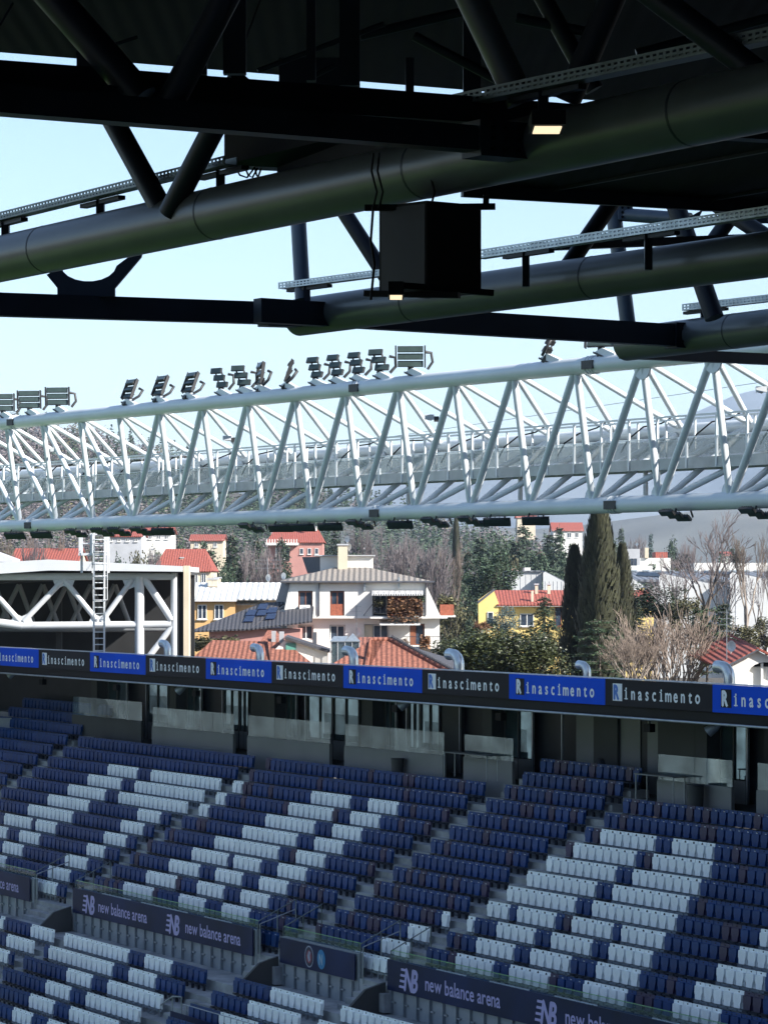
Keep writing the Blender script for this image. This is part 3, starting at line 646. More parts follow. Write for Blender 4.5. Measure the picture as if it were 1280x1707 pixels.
TOP = [(8, FL3, -.1, -.1, 'three-bar floodlight cut by the left edge of the photo'), (52, FL3, -.15, -.1, 'three-bar floodlight facing the camera, second from the left end'), (99, FL3, -.15, -.1, 'three-bar floodlight facing the camera, right end of the trio at far left'),
 (213, FLD, -1.0, -.75, 'dark floodlight seen from the side, left one of three in a row'), (264, FLD, -1.0, -.75, 'dark floodlight seen from the side, middle one of three in a row'), (314, FLD, -1.0, -.75, 'dark floodlight seen from the side, right one of three in a row'),
 (369, FLS, -.7, -.2, 'small stacked floodlight with pale lenses, left of the dense cluster'), (405, FLS, -.45, -.2, 'stacked floodlight with pale lenses in the middle of the cluster'), (434, FLD, -1.3, -.5, 'dark edge-on floodlight at the right of the cluster'),
 (478, FLD, -1.5, -.7, 'lone thin dark floodlight right of the cluster'), (526, FLS, -.75, -.35, 'stepped floodlight, first of the four stepped ones'), (560, FLS, -.75, -.35, 'stepped floodlight, second of the four stepped ones'), (595, FLS, -.75, -.35, 'stepped floodlight, third of the four stepped ones'), (634, FLS, -.5, -.25, 'stepped floodlight with pale lenses next to the big square one'),
 (687, FL3, -.05, 0.05, 'large square three-bar floodlight facing the camera at mid truss'), (912, FLS, -2.0, -.6, 'dark folded floodlight on its own under the dark roof beam'), (1003, FL3, -.4, -.3, 'floodlight half hidden behind the round end of the dark tube')]
for a in TOP: flood(*a)
UND = [28, 72, 136, 180, 208, 246, 274, 432, 470, 506, 552, 612, 668, 738, 800, 829, 893, 1138, 1272]
ul = ['at the far left', 'second from the far left', 'left of the white ladder', 'behind the ladder top', 'right of the ladder top', 'above the left red roof, left of a pair', 'above the left red roof, right of a pair', 'left of the pink villa', 'above the pink villa, left', 'above the pink villa, right', 'above the chimney of the white house', 'turned edge-on right of the white house chimney', 'broad one right of the edge-on lamp', 'above the bare purple trees', 'left of a close pair above the dark yew', 'right of a close pair above the dark yew', 'left of the tall cypress', 'right of the tall cypress', 'at the right edge']
for x, l in zip(UND, ul):
    edge = x in (612, 1138, 1272, 432, 738, 800); small = x in (136, 180, 208, 246)
    flood(x, FLS if (edge or small) else FLB, -.8 if edge else (-.5 if small else -.1), .9, 'floodlight hanging under the truss %s' % l, True)
# cameras clamped to the diagonals, and thin wires
for (x, y, l) in ((386, 731, 'left half'), (723, 696, 'middle'), (98, 750, 'far left part'), (1276, 650, 'right end')):
    s = sT(x, -.3); p = T(s, -.42, (HY-y)/FPX*T(s, -.42, 0).y)
    o = thing('security_camera', 'small camera clamped to a truss member in the %s of the truss' % l, 'camera', p, 0, 'cameras clamped to the truss')
    MB().box(-.16, .10, -.10, .04, -.06, .08).build('camera_body', M['white_steel'], o); MB().box(.10, .24, -.08, .02, -.12, .03).build('hood', M['lampbody'], o); MB().tube((-.08,0,-.02), (.02,.3,-.02), .05, 8).build('clamp', M['lampbody'], o)
wi = MB()
for dz in (0, ): wi.tube(at(-40, 830-0, 170), at(1330, 628, 105), .012, 4, caps=False)
tag(wi.build('overhead_wire', M['galvdark']), 'thin wire running behind the truss towards the right', 'wire')
# ================================================================== GABLED STEEL FRAME ON THE LEFT
YG = 150.0; g0 = at(160, 970, YG)
gf = thing('gabled_steel_frame', 'white steel end frame of a neighbouring stand roof with dark interior', 'steel frame', Vector((g0.x, YG, 0)))
def G(x, y, d=0): p = at(x, y, YG); return Vector((p.x - g0.x, d, p.z))
def gt(nm, a, b, r, d=0, m='white_steel'): MB().tube(G(*a, d), G(*b, d), r, 12).build(nm, M[m], gf)
rf = MB(); rf.prism([G(-420, 985, -1.2), G(-420, 962, -1.2), G(86, 933, -1.2), G(306, 944, -1.2), G(306, 953, -1.2), G(86, 951, -1.2)], (0, 14, 0)); rf.build('roof_edge', M['white_steel'], gf)
MB().prism([G(-420, 986, .6), G(86, 952, .6), G(306, 954, .6), G(306, 958, .6), G(-420, 990, .6)], (0, 10, 0)).build('roof_underside', M['wallgrey'], gf)
MB().box(G(307,0).x, G(316,0).x, -.35, .9, -19, G(0,943).z).build('end_wall', M['beige'], gf)
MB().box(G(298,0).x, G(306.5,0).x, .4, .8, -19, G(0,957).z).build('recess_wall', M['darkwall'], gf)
gt('top_chord', (-400, 962), (292, 961), .20); gt('column', (233, 962), (233, 1130), .26, -.02); gt('end_column', (291, 955), (291, 1130), .20, .02)
gt('bottom_chord', (38, 1043), (286, 1041), .21); gt('bottom_chord', (38, 1043), (-400, 985), .23)
for a, b, r in (((40,1036),(107,966),.15), ((107,966),(164,1036),.15), ((170,1036),(221,966),.15), ((34,1036),(-28,966),.15), ((241,964),(287,1034),.20), ((287,1044),(245,1100),.17), ((-60,1030),(-28,966),.15)): gt('diagonal', a, b, r)
for (x, y, s) in ((107, 968, 1), (167, 1036, -1), (37, 1036, -1), (224, 970, 1)):
    c = G(x, y); MB().prism([(c.x-.62, -.05, c.z+.1*s), (c.x+.62, -.05, c.z+.1*s), (c.x+.40, -.05, c.z-.45*s), (c.x, -.05, c.z-.28*s), (c.x-.40, -.05, c.z-.45*s)], (0,.1,0)).build('gusset', M['white_steel'], gf)
MB().box(-26, G(297,0).x, 13.0, 13.4, -19, G(0,953).z).build('rear_wall', M['darkwall'], gf)
for k in range(6):   # second truss and bracing deep inside
    x0 = -80 + k*42
    MB().tube(G(x0, 1050, 8), G(x0+38, 975, 8), .14, 8).tube(G(x0+38, 975, 8), G(x0+66, 1050, 8), .14, 8).build('inner_bracing', M['concrete2'], gf)
MB().tube(G(-300, 1052, 8), G(270, 1052, 8), .2, 10).build('inner_chord', M['concrete2'], gf)
for x in (66, 130, 206): MB().box(G(x,0).x-.16, G(x,0).x+.16, 9, 9.4, -19, G(0,960).z).build('inner_column', M['wallgrey'], gf)
# tall cladding below, behind the last seats
cl = MB(); 
for k in range(14): cl.box(-12+k*.9, -12+k*.9+.86, 2.2, 2.3, -19, -7.5)
cl.build('cladding', M['concrete2'], gf)
# roof of the neighbouring stand behind
MB().prism([G(-60, 905, 3), G(10, 931, 3), G(10, 936, 3), G(-60, 936, 3)], (0, 3, 0)).build('upper_roof', M['greywall'], gf)
# ladder
YL = 142.0; l0 = at(165, 1086, YL)
ld = thing('cat_ladder', 'tall white caged ladder leading to a small platform', 'ladder', l0)
def Lp(x, y, d=0): p = at(x, y, YL) - l0; return Vector((p.x, d, p.z))
for x in (157, 174): MB().bar(Lp(x, 1120), Lp(x+(1 if x > 160 else 0), 888), .09, .09, side=Vector((0,1,0))*1).build('rail', M['white_steel'], ld)
rg = MB(); y = 1095
while y > 890: rg.tube(Lp(157, y), Lp(175, y), .026, 6); y -= 10.3
rg.build('rungs', M['white_steel'], ld)
cg = MB()
for x, d in ((181, -.5), (177, -.75)): cg.tube(Lp(x, 1000, d), Lp(x, 888, d), .022, 6)
for y in (1000, 980, 960, 940, 920, 900): cg.pipe([Lp(157, y), Lp(158, y, -.5), Lp(168, y, -.8), Lp(180, y, -.5), Lp(176, y)], .02, 5)
cg.build('cage', M['white_steel'], ld)
pl = MB(); pl.box(Lp(131,0).x, Lp(178,0).x, .1, 1.2, Lp(0,926).z, Lp(0,922).z)
for x in (133, 152, 178): pl.box(Lp(x,0).x-.05, Lp(x,0).x+.05, .1, .2, Lp(0,922).z, Lp(0,889).z); pl.box(Lp(x,0).x-.06, Lp(x,0).x+.06, 1.0, 1.12, Lp(0,955).z, Lp(0,889).z)
for y in (906, 891): pl.tube(Lp(133, y, .15), Lp(178, y, .15), .03, 6); pl.tube(Lp(133, y, 1.1), Lp(178, y, 1.1), .03, 6)
pl.build('platform', M['white_steel'], ld)
# ================================================================== DARK ROOF OVER THE CAMERA
TR = 0.615; AR = Vector((math.sin(TR), -math.cos(TR), 0)); BR = Vector((math.cos(TR), math.sin(TR), 0)); HR = 4.2
rfo = thing('stand_roof', 'dark roof structure of big tubes, box beams and trays across the top', 'roof structure', (0, 0, 0))
def rtube(nm, p, q, r, m='dark', n=16): return MB().tube(p, q, r, n).build(nm, M[m], rfo)
def ext(p, q, a, b): d = (q-p).normalized(); return p - d*a, q + d*b
t1a, t1b = ext(atz(0, 432, HR), atz(1280, 161, HR), 14, 12)
t2a, t2b = ext(atz(520, 526, HR), atz(1240, 429, HR), 0.35, 16)
t3a, t3b = ext(atz(1090, 568, HR), atz(1280, 545, HR), 0.8, 16)
for p, q in ((t1a, t1b), (t2a, t2b), (t3a, t3b)):
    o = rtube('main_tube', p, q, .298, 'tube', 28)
    d = (q-p).normalized(); L = (q-p).length; s_ = MB(); k = 3.0
    while k < L: s_.tube(p + d*k, p + d*(k+.03), .301, 28); k += 4.1
    s_.build('weld_ring', M['dark'], o)
# transverse box beams with bolted joints
def beam(nm, p, q, h, wd=.22):
    o = MB().bar(p, q, wd, h).build(nm, M['dark'], rfo); return o
def joint(p, dirv, h):
    d = dirv.normalized(); m = MB(); m.bar(p - d*.34, p + d*.30, .30, h+.05); m.build('bolted_joint', M['dark'], rfo)
    n = d.cross(UP).normalized()
    if n.y > 0: n = -n
    b = MB()
    for i in range(3):
        for j in range(3): c = p + d*(-.20 + .15*i) + UP*(-.10 + .10*j) + n*.151; b.tube(c, c + n*.022, .026, 6)
    b.build('bolts', M['black'], rfo)
def bm_line(x0, y0, x1, y1, z1, h, ex0=4.0, ex1=0.0, nm='box_beam'):
    q = atz(x1, y1, z1); s = 0.0                       # walk back along -BR until the column x0
    t = (x0-CX)/FPX; s = (q.x - t*q.y)/(BR.x - t*BR.y); p = q - BR*s; p.z = (HY-y0)/FPX*p.y
    p, q = ext(p, q, ex0, ex1); beam(nm, p, q, h); return p, q
p, q = bm_line(0, 168, 860, 238, HR, .23); joint(q - (q-p).normalized()*.2, q-p, .29)
p1, q1 = bm_line(0, 508, 470, 523, HR, .34); joint(q1 - (q1-p1).normalized()*.02, q1-p1, .36)
p2, q2 = bm_line(520, 523, 1150, 561, HR, .37, 1.0); joint(q2 - (q2-p2).normalized()*.1, q2-p2, .38)
bm_line(1080, 590, 1300, 600, 4.15, .20, 0.6, 6)
bm_line(1080, 404, 1300, 395, 5.4, .12, 2.2, 6, 'thin_beam')
# tray and pipe bundle above the first beam, and roof soffit beyond it
bm_line(-10, 120, 640, 168, 4.62, .18, 4, 5.5, 'tray_beam'); bm_line(-10, 146, 640, 186, 4.45, .13, 4, 5.0, 'pipe_bundle')
# roof soffits
def slab(nm, pts, th=.15, m='soffit'): return MB().prism(pts, (0, 0, th)).build(nm, M[m], rfo)
ZD = 7.0
e1_, e2_ = atz(-40, 84, ZD), atz(690, 143, ZD)
dv = (e2_-e1_); dv.z = 0; dv.normalize()
far0, far1 = e1_ - dv*30, e2_ + dv*60
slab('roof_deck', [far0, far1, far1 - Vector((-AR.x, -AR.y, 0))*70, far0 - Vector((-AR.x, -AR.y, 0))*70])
ZS = 5.0
c0, c1 = atz(770, 307, ZS), atz(1285, 337, ZS); dv2 = (c1-c0); dv2.z = 0; dv2.normalize()
c1 = c0 + dv2*40
slab('front_soffit', [c0, c1, c1 + AR*9, c0 + AR*9], .12)
for k in range(5):     # faint seams under the soffit
    a = c0 + dv2*(1.2 + k*2.3) - UP*.02; MB().bar(a, a + AR*9, .05, .04).build('soffit_rib', M['dark'], rfo)
MB().bar(c0 - UP*.08, c1 - UP*.08, .08, .16).build('soffit_edge', M['dark'], rfo)
# unseen roof and shell, added to shade this structure and the seats opposite
hi = MB(); hi.prism([(4, -40, 24), (90, -40, 24), (90, 46, 24), (4, 46, 24)], (0, 0, .4)); hi.build('sun_block_roof', M['soffit'], rfo)
MB().box(-60, 90, -41, -40.2, -19, 24.3).build('rear_wall', M['concrete2'], rfo)
MB().box(90.1, 90.8, -40, 46, -19, 24.3).build('side_wall', M['concrete2'], rfo)  # unseen wall added to stop sun from the right
rk = MB()
for k in range(14): rk.box(-60, 90, 2 - 2.6*(k+1), 2 - 2.6*k - .002, -22, -6.0 + .33*k)
rk.build('rear_terrace', M['concrete2'], rfo)
# diagonals of the roof trusses: segments between photograph points at their own depth
def strut(x0, y0, x1, y1, Y0, r, Y1=None, m='dark', nm='diagonal', n=12): rtube(nm, at(x0, y0, Y0), at(x1, y1, Y1 or Y0), r, m, n)
strut(150, 130, 275, 358, 33.2, .135, 32.2); strut(400, 130, 283, 355, 30.8, .135, 31.8)
strut(40, -60, 238, 165, 24.6, .15, 24.4); strut(405, -60, 285, 170, 24.2, .125, 24.4)
strut(772, -30, 868, 170, 27.0, .15, 27.0, 'tube'); strut(1032, -30, 945, 170, 26.2, .13, 26.4)
strut(1045, -40, 1300, 150, 24.5, .12, 24.0); strut(890, -30, 990, 150, 30, .10, 30)
strut(497, 360, 505, 500, 43, .125, 42.8, 'midgrey'); strut(565, 340, 655, 480, 42, .12, 41.6)
strut(1045, 300, 935, 460, 39, .12, 38.6); strut(1018, 322, 1046, 540, 47, .135, 47, 'midgrey', 'outer_post')
strut(1030, 357, 1150, 366, 47.0, .115, 46.2, 'midgrey', 'outer_tube'); strut(1118, 320, 1190, 530, 46.0, .16, 45.5)
strut(1180, 332, 1300, 410, 43, .13, 42); strut(1240, 330, 1190, 400, 44, .13, 44)
o = MB(); p = at(1040, 355, 46.9); o.bar(p + Vector((-.10,-.05,.02)), p + Vector((.13,-.05,.0)), .06, .27); o.build('flange_plate', M['midgrey'], rfo)
o = MB()
for i in range(2):
    for j in range(3): c = p + Vector((-.04 + .10*i, -.085, -.08 + .08*j)); o.tube(c, c + Vector((0,-.02,0)), .024, 6)
o.build('bolts', M['black'], rfo)
MB().prism([at(1190,338,45), at(1280,338,45), at(1280,372,45), at(1215,372,45), at(1195,352,45), at(1170,352,45), at(1160,372,45), at(1130,372,45)], (0,.05,0)).build('gusset_plate', M['dark'], rfo)
# tall hangers in the dark upper part
for x0, x1, y0, y1, Y in ((372, 410, -20, 122, 25.5), (511, 526, -20, 134, 27), (566, 600, -20, 142, 27.5), (772, 801, -20, 158, 29)):
    a = at(x0, y0, Y); b = at(x1, y1, Y); MB().box(a.x, b.x, Y, Y+.12, b.z, a.z).build('hanger', M['dark'], rfo)
for x0, x1, y0, y1, Y in ((465, 600, 96, 150, 30.5), (128, 200, 80, 112, 28), (296, 345, 92, 124, 28.5), (676, 690, 96, 156, 30)):
    a = at(x0, y0, Y); b = at(x1, y1, Y); MB().box(a.x, b.x, Y, Y+.08, b.z, a.z).build('infill_plate', M['dark'], rfo)
for x0, y0, x1, y1, Y, r in ((-10, 60, 22, 5, 24, .012), (408, 70, 438, -10, 26, .012), (150, 88, 230, 62, 27, .02), (430, 118, 640, 40, 29, .03), (520, 128, 560, 108, 28, .03), (690, 60, 860, 150, 28.5, .05), (860, 30, 1010, 60, 30, .06), (1060, 90, 1280, 30, 27, .05), (600, 60, 770, 20, 33, .06)): strut(x0, y0, x1, y1, Y, r, None, 'dark', 'bracing', 8)
rtube('upper_tube', at(560, 118, 41), at(900, -22, 37), .26, 'tube', 20)
# arched gusset plate between the first tube and the box beam
YGu = 41.2; pts = [(78, 458), (100, 446)] + [(148 + 47*math.cos(math.pi - .1 - k*.326), 440 + 29*math.sin(math.pi - .1 - k*.326)) for k in range(10)] + [(204, 436), (240, 410), (236, 428), (192, 480), (192, 494), (96, 494), (96, 480)]
MB().prism([at(x, y, YGu) for x, y in pts], (0, .10, 0)).build('arched_gusset', M['dark'], rfo)
# dark box mass between the first beam and the first tube
MB().prism([at(374, 222, 32), at(660, 205, 31), at(660, 330, 31), at(462, 300, 32), at(462, 279, 32), at(374, 275, 32)], (0, .3, 0)).build('service_box', M['dark'], rfo)
lp_ = MB()
for k in range(3): lp_.pipe([at(392+16*k, 278, 31.9), at(400+14*k, 292, 31.9), at(412+9*k, 296, 31.9), at(424+6*k, 280, 31.9)], .012, 5)
lp_.build('cable_loop', M['black'], rfo)
# perforated cable trays on brackets
def tray(x0, y0, x1, y1, z, h, wd, m, br=()):
    p, q = atz(x0, y0, z), atz(x1, y1, z); o = MB(); d = (q-p).normalized(); n = d.cross(UP).normalized()
    if n.y > 0: n = -n
    for zz in (-h*.42, -h*.02, h*.42): o.bar(p + UP*zz + n*wd/2, q + UP*zz + n*wd/2, .012, h*.22)
    L = (q-p).length; k = 0.0
    while k < L:
        c = p + d*k + n*wd/2; o.bar(c, c + d*.035, .010, h*.9); k += .085
    o.bar(p - UP*h*.45 - n*.0, q - UP*h*.45, wd, .012); o.bar(p - n*wd/2, q - n*wd/2, .012, h)
    to = o.build('cable_tray', M[m], rfo)
    for (xa, ya, ylow) in br:
        c = atz(xa, ya, z); b = MB(); dn = (ylow-ya)/FPX*c.y
        b.bar(c - d*.45 - UP*(h*.55+.03), c + d*.55 - UP*(h*.55+.03) , .10, .05); b.box(c.x-.05, c.x+.05, c.y-.06, c.y+.06, c.z-dn, c.z-h*.55)
        b.build('tray_bracket', M['dark'], to)
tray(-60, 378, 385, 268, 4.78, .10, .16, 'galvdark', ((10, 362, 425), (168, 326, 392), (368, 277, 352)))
tray(471, 477, 640, 455, 4.62, .095, .16, 'galv', ((512, 472, 528),))
tray(800, 425, 1330, 345, 4.62, .115, .16, 'galv', ((876, 413, 478), (1080, 383, 450)))
tray(1142, 513, 1330, 492, 4.7, .11, .16, 'galv', ((1172, 510, 560),))
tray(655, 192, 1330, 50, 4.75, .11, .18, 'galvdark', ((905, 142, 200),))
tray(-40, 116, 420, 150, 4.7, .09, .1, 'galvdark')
# ---- loudspeaker hanging from the first tube
YS = 27.6; sp0 = at(715, 335, YS)
sp = thing('loudspeaker', 'big black loudspeaker cabinet hung under the first dark roof tube', 'loudspeaker', sp0)
k_ = YS/FPX
def Spx(x, y, d=0): p = at(x, y, YS) - sp0; return Vector((p.x, d, p.z))
cb_ = MB(); x0, xm, x1 = Spx(632, 0).x, Spx(711, 0).x, Spx(803, 0).x; zt_, zb_ = Spx(0, 337).z, Spx(0, 486).z
for z0, z1 in ((zb_, zt_),): cb_.hexa([(x0, .30, z0), (xm, -.12, z0), (x1, .22, z0), (x0+.5, .7, z0), (x0, .30, z1), (xm, -.12, z1), (x1, .22, z1), (x0+.5, .7, z1)])
cb_.build('cabinet', M['black'], sp)
gr = MB(); gr.hexa([(x0+.02, .275, zb_+.03), (xm-.02, -.115, zb_+.03), (xm-.02, -.105, zb_+.03), (x0+.02, .285, zb_+.03), (x0+.02, .275, zt_-.03), (xm-.02, -.115, zt_-.03), (xm-.02, -.105, zt_-.03), (x0+.02, .285, zt_-.03)]); gr.build('grille', M['dark'], sp)
fr = MB()
for p_, q_ in ((Spx(608, 342, .2), Spx(826, 342, .1)), (Spx(650, 478, -.2), Spx(822, 486, .15)), (Spx(608, 484, .3), Spx(765, 494, -.1)), (Spx(810, 345, .1), Spx(811, 322, .1))):
    MB().bar(p_, q_, .07, .06, side=Vector((0,1,0)) if abs(p_.x-q_.x) < .1 else None).build('rigging_bar', M['black'], sp)
cbm = MB()
for x in (622, 632, 718): cbm.pipe([Spx(x, 255), Spx(x-3, 285), Spx(x+6, 320), Spx(x, 345, .05)], .012, 5)
cbm.pipe([Spx(622, 345), Spx(618, 400), Spx(624, 440), Spx(618, 500)], .014, 5)
cbm.build('cable', M['black'], sp)
# ---- two lit downlights
for (x, y, w_, lab, Y) in ((912, 221, 66, 'lit rectangular downlight on the first dark roof tube', 23.6), (660, 500, 30, 'small lit downlight under the loudspeaker', 27.2)):
    c = at(x, y, Y); o = thing('downlight', lab, 'lamp', c); ww = w_/FPX*Y/2*.68
    MB().box(-ww*1.25, ww*1.25, -.22, .30, .035, .16).build('lamp_housing', M['black'], o)
    MB().box(-ww, ww, -.13, .22, .024, .034).build('lamp_panel', M['lit'], o)
# ================================================================== UNSEEN ROOF ADDED TO SHADE THE OPPOSITE STAND (outside the frame)
hr_ = thing('added_shade_roof', 'unseen high roof slab on columns, added to cast shade over the grandstand', 'roof', O, ROTS)
MB().prism([(41, 15, 27), (125, 15, 27), (125, 42, 27), (41, 42, 27)], (0, 0, .8)).build('roof_slab', M['soffit'], hr_)
for a in (60, 80, 100, 120): MB().tube((a, 38, -19), (a, 38, 27), .6, 10).build('column', M['white_steel'], hr_)
ss = thing('unseen_side_stand', 'unseen neighbouring roofed stand at the left, added to block sky light', 'grandstand', O, ROTS)  # out of view, put in to hold sky light off the seats
MB().prism([(-48, -100, 9), (-16, -100, 7), (-16, -8, 7), (-48, -8, 9)], (0, 0, .6)).build('roof_slab', M['soffit'], ss)
MB().prism([(-16, -100, -18), (-48, -100, -2), (-48, -100, -19)], (0, 92, 0)).build('terrace', M['concrete2'], ss)
MB().box(-48.6, -48.1, -100, -8, -19, 9.3).build('rear_wall', M['concrete2'], ss)
# ================================================================== TREES
def leaf(mb, c, s, rr, mi=0, flat=0.0):
    a = rr.uniform(0, 6.283); b = rr.uniform(-1.3, 1.3) * (1-flat)
    u = Vector((math.cos(a), math.sin(a), 0)) * s; v = Vector((-math.sin(a)*math.cos(b), math.cos(a)*math.cos(b), math.sin(b))) * s * .6
    mb.add([c-u, c+v, c+u, c-v], [(0,1,2,3)], mi)
def limb(mb, pts, r0, r1, n=5, mi=0):
    k = len(pts); mb.pipe(pts, [r0 + (r1-r0)*i/(k-1) for i in range(k)], n, mi)
def proto_cypress(seed, N=5200):
    """column 1 m high, radius profile about .09"""
    rr = random.Random(seed); cr = MB(); 
    for _ in range(N):
        h = rr.random()**.85; prof = .105 * min(1, (h+.03)/.10) ** .5 * (1 - max(0, h-.30)/.72) ** .50
        a = rr.uniform(0, 6.283); lob = 1 + .08*math.sin(a*3 + h*9 + seed) + .08*math.sin(a*5 - h*23)
        r = prof*lob*rr.uniform(.72, 1.05); c = Vector((math.cos(a)*r, math.sin(a)*r, h))
        d = Vector((math.cos(a)*.25, math.sin(a)*.25, 1)).normalized(); t = Vector((-math.sin(a), math.cos(a), 0)) ; s = rr.uniform(.011, .026)
        cr.add([c - t*s*.45, c + t*s*.45, c + d*s*1.9], [(0,1,2)])
    tk = MB(); tk.tube((0,0,-.05), (0,0,.9), .022, 8, .004); return cr, tk
def proto_conifer(seed, tiers=15, droop=.18, wid=.26, N=300, top=.02):
    rr = random.Random(seed); cr = MB(); tk = MB(); limb(tk, [Vector((0,0,-.03)), Vector((.006,0,.5)), Vector((0,0,.98))], .020, .003, 7)
    for t in range(tiers):
        h = .12 + .86*t/tiers; L = wid*(1-h)**.75 + top; nb = rr.randint(5, 8); a0 = rr.uniform(0, 6.28)
        for b in range(nb):
            a = a0 + b*6.283/nb + rr.uniform(-.3, .3); l = L*rr.uniform(.65, 1.15); tip = Vector((math.cos(a)*l, math.sin(a)*l, h - droop*l + rr.uniform(-.01,.02))); root = Vector((0,0,h+.02))
            limb(tk, [root, root.lerp(tip, .5) + UP*.008, tip], .004, .0012, 4)
            for _ in range(int(N*l/wid)//3 + 6):
                f = rr.random()**.6; c = root.lerp(tip, f) + Vector((rr.gauss(0,.020), rr.gauss(0,.020), rr.gauss(-.006,.012))); leaf(cr, c, rr.uniform(.010,.024), rr, flat=.4)
    return cr, tk
def proto_round(seed, clumps=34, per=110, ls=.022, squash=.9, trunk=.16):
    rr = random.Random(seed); cr = MB(); tk = MB(); limb(tk, [Vector((0,0,-.03)), Vector((.01,.01,trunk)), Vector((0,0,.55))], .032, .012, 8)
    for k in range(clumps):
        u = rr.uniform(-.85, 1); a = rr.uniform(0, 6.283); q = math.sqrt(max(0, 1-u*u)); rad = rr.uniform(.55, .95)
        c = Vector((math.cos(a)*q*.36*rad, math.sin(a)*q*.36*rad, .58 + u*.38*rad*squash)); r = rr.uniform(.07, .14)
        limb(tk, [Vector((0,0,.25 + .2*rr.random())), Vector((0,0,.45)).lerp(c, .6), c], .010, .003, 4)
        for _ in range(per):
            v = Vector((rr.gauss(0,1), rr.gauss(0,1), rr.gauss(0,.8))); v = v.normalized()*r*rr.uniform(.55, 1.1); leaf(cr, c+v, rr.uniform(ls*.6, ls*1.2), rr)
    return cr, tk
def proto_bare(seed, depth=5, spread=.42, up=.35, tw=.0016, lean=0, multi=1, fine=3):
    """leafless tree 1 m high: returns twigs, trunk"""
    rr = random.Random(seed); tk = MB(); twg = MB()
    def grow(p, d, L, r, k):
        m = p + d*L*.5 + Vector((rr.gauss(0,1), rr.gauss(0,1), rr.gauss(0,1)))*L*.05; q = p + d*L
        if k >= 3: limb(twg, [p, m, q], max(r, tw), max(r*.6, tw*.8), 3)
        else: limb(tk, [p, m, q], r, r*.68, 6)
        if k >= depth: return
        for c in range(rr.choice([2,3,3]) if k < depth-1 else fine):
            sp = spread*rr.uniform(.6, 1.35); ax = Vector((rr.gauss(0,1), rr.gauss(0,1), rr.gauss(0,.6))).normalized()
            nd = (d + ax*sp + UP*up*.25).normalized(); st = p.lerp(q, rr.uniform(.55, 1.0)) if c else q
            grow(st, nd, L*rr.uniform(.62, .86), r*.62, k+1)
    for s_ in range(multi):
        a = 6.283*s_/multi + rr.uniform(-.3,.3); d = (UP + Vector((math.cos(a), math.sin(a), 0))*(.32 if multi > 1 else .03)).normalized()
        grow(Vector((0,0,-.02)), d, .27, .020 if multi == 1 else .011, 0)
    zt = max(v[2] for v in twg.v) or 1
    for m in (tk, twg): m.v = [(x/zt, y/zt, z/zt) for x, y, z in m.v]
    return twg, tk
PROT = {}
def make_protos():
    def reg(k, pr, mc, mt): PROT[k] = (pr[0].mesh(k + '_crown', M[mc]), pr[1].mesh(k + '_trunk', M[mt]))
    reg('cypress', proto_cypress(1, 9000), 'cyp', 'bark'); reg('cypress_small', proto_cypress(2, 4200), 'cyp', 'bark')
    reg('conifer', proto_conifer(3), 'conif', 'bark'); reg('conifer_b', proto_conifer(4, 13, .35, .30, 340, .04), 'conif', 'bark'); reg('fir', proto_conifer(5, 16, .05, .20), 'bluefol', 'bark')
    reg('cedar', proto_conifer(6, 9, -.05, .50, 420, .12), 'cedar', 'bark')
    reg('yew', proto_round(7, 46, 130, .020, 1.0), 'conif', 'bark'); reg('magnolia', proto_round(8, 110, 170, .016, .95), 'magn', 'bark')
    reg('olive', proto_round(9, 40, 100, .022), 'olive', 'bark'); reg('bluebush', proto_round(10, 40, 120, .018), 'bluefol', 'bark'); reg('hedge', proto_round(11, 30, 90, .03, .7, .1), 'rust', 'bark')
    reg('bare', proto_bare(12, 6, .40), 'twig', 'bark'); reg('bare_b', proto_bare(13, 6, .5, .2), 'twig', 'bark'); reg('bare_pale', proto_bare(14, 6, .30, .7), 'twig2', 'palebark')
    reg('shrub', proto_bare(15, 5, .34, .9, .0017, 0, 11, 2), 'twig2', 'palebark'); reg('thicket', proto_bare(16, 5, .5, .3, .003, 0, 3, 4), 'twig', 'bark')
make_protos()
WID = {'cypress': .2, 'cypress_small': .2, 'conifer': .52, 'conifer_b': .6, 'fir': .42, 'cedar': 1.1, 'yew': .88, 'magnolia': .88, 'olive': .88, 'bluebush': .88, 'hedge': .88, 'bare': .8, 'bare_b': .9, 'bare_pale': .7, 'shrub': 1.2, 'thicket': 1.1}
NAMES = {'cypress': 'cypress_tree', 'cypress_small': 'cypress_tree', 'conifer': 'conifer_tree', 'conifer_b': 'conifer_tree', 'fir': 'fir_tree', 'cedar': 'cedar_tree', 'yew': 'evergreen_tree', 'magnolia': 'evergreen_tree', 'olive': 'leafy_tree', 'bluebush': 'leafy_tree', 'hedge': 'hedge_bush', 'bare': 'bare_tree', 'bare_b': 'bare_tree', 'bare_pale': 'bare_tree', 'shrub': 'bare_shrub', 'thicket': 'bare_tree'}
def extents(k):
    me = PROT[k][0]; xs = [abs(v.co.x) for v in me.vertices]; xs.sort(); return 2*xs[int(len(xs)*.985)]
for k in PROT: WID[k] = extents(k)
rt = random.Random(21)
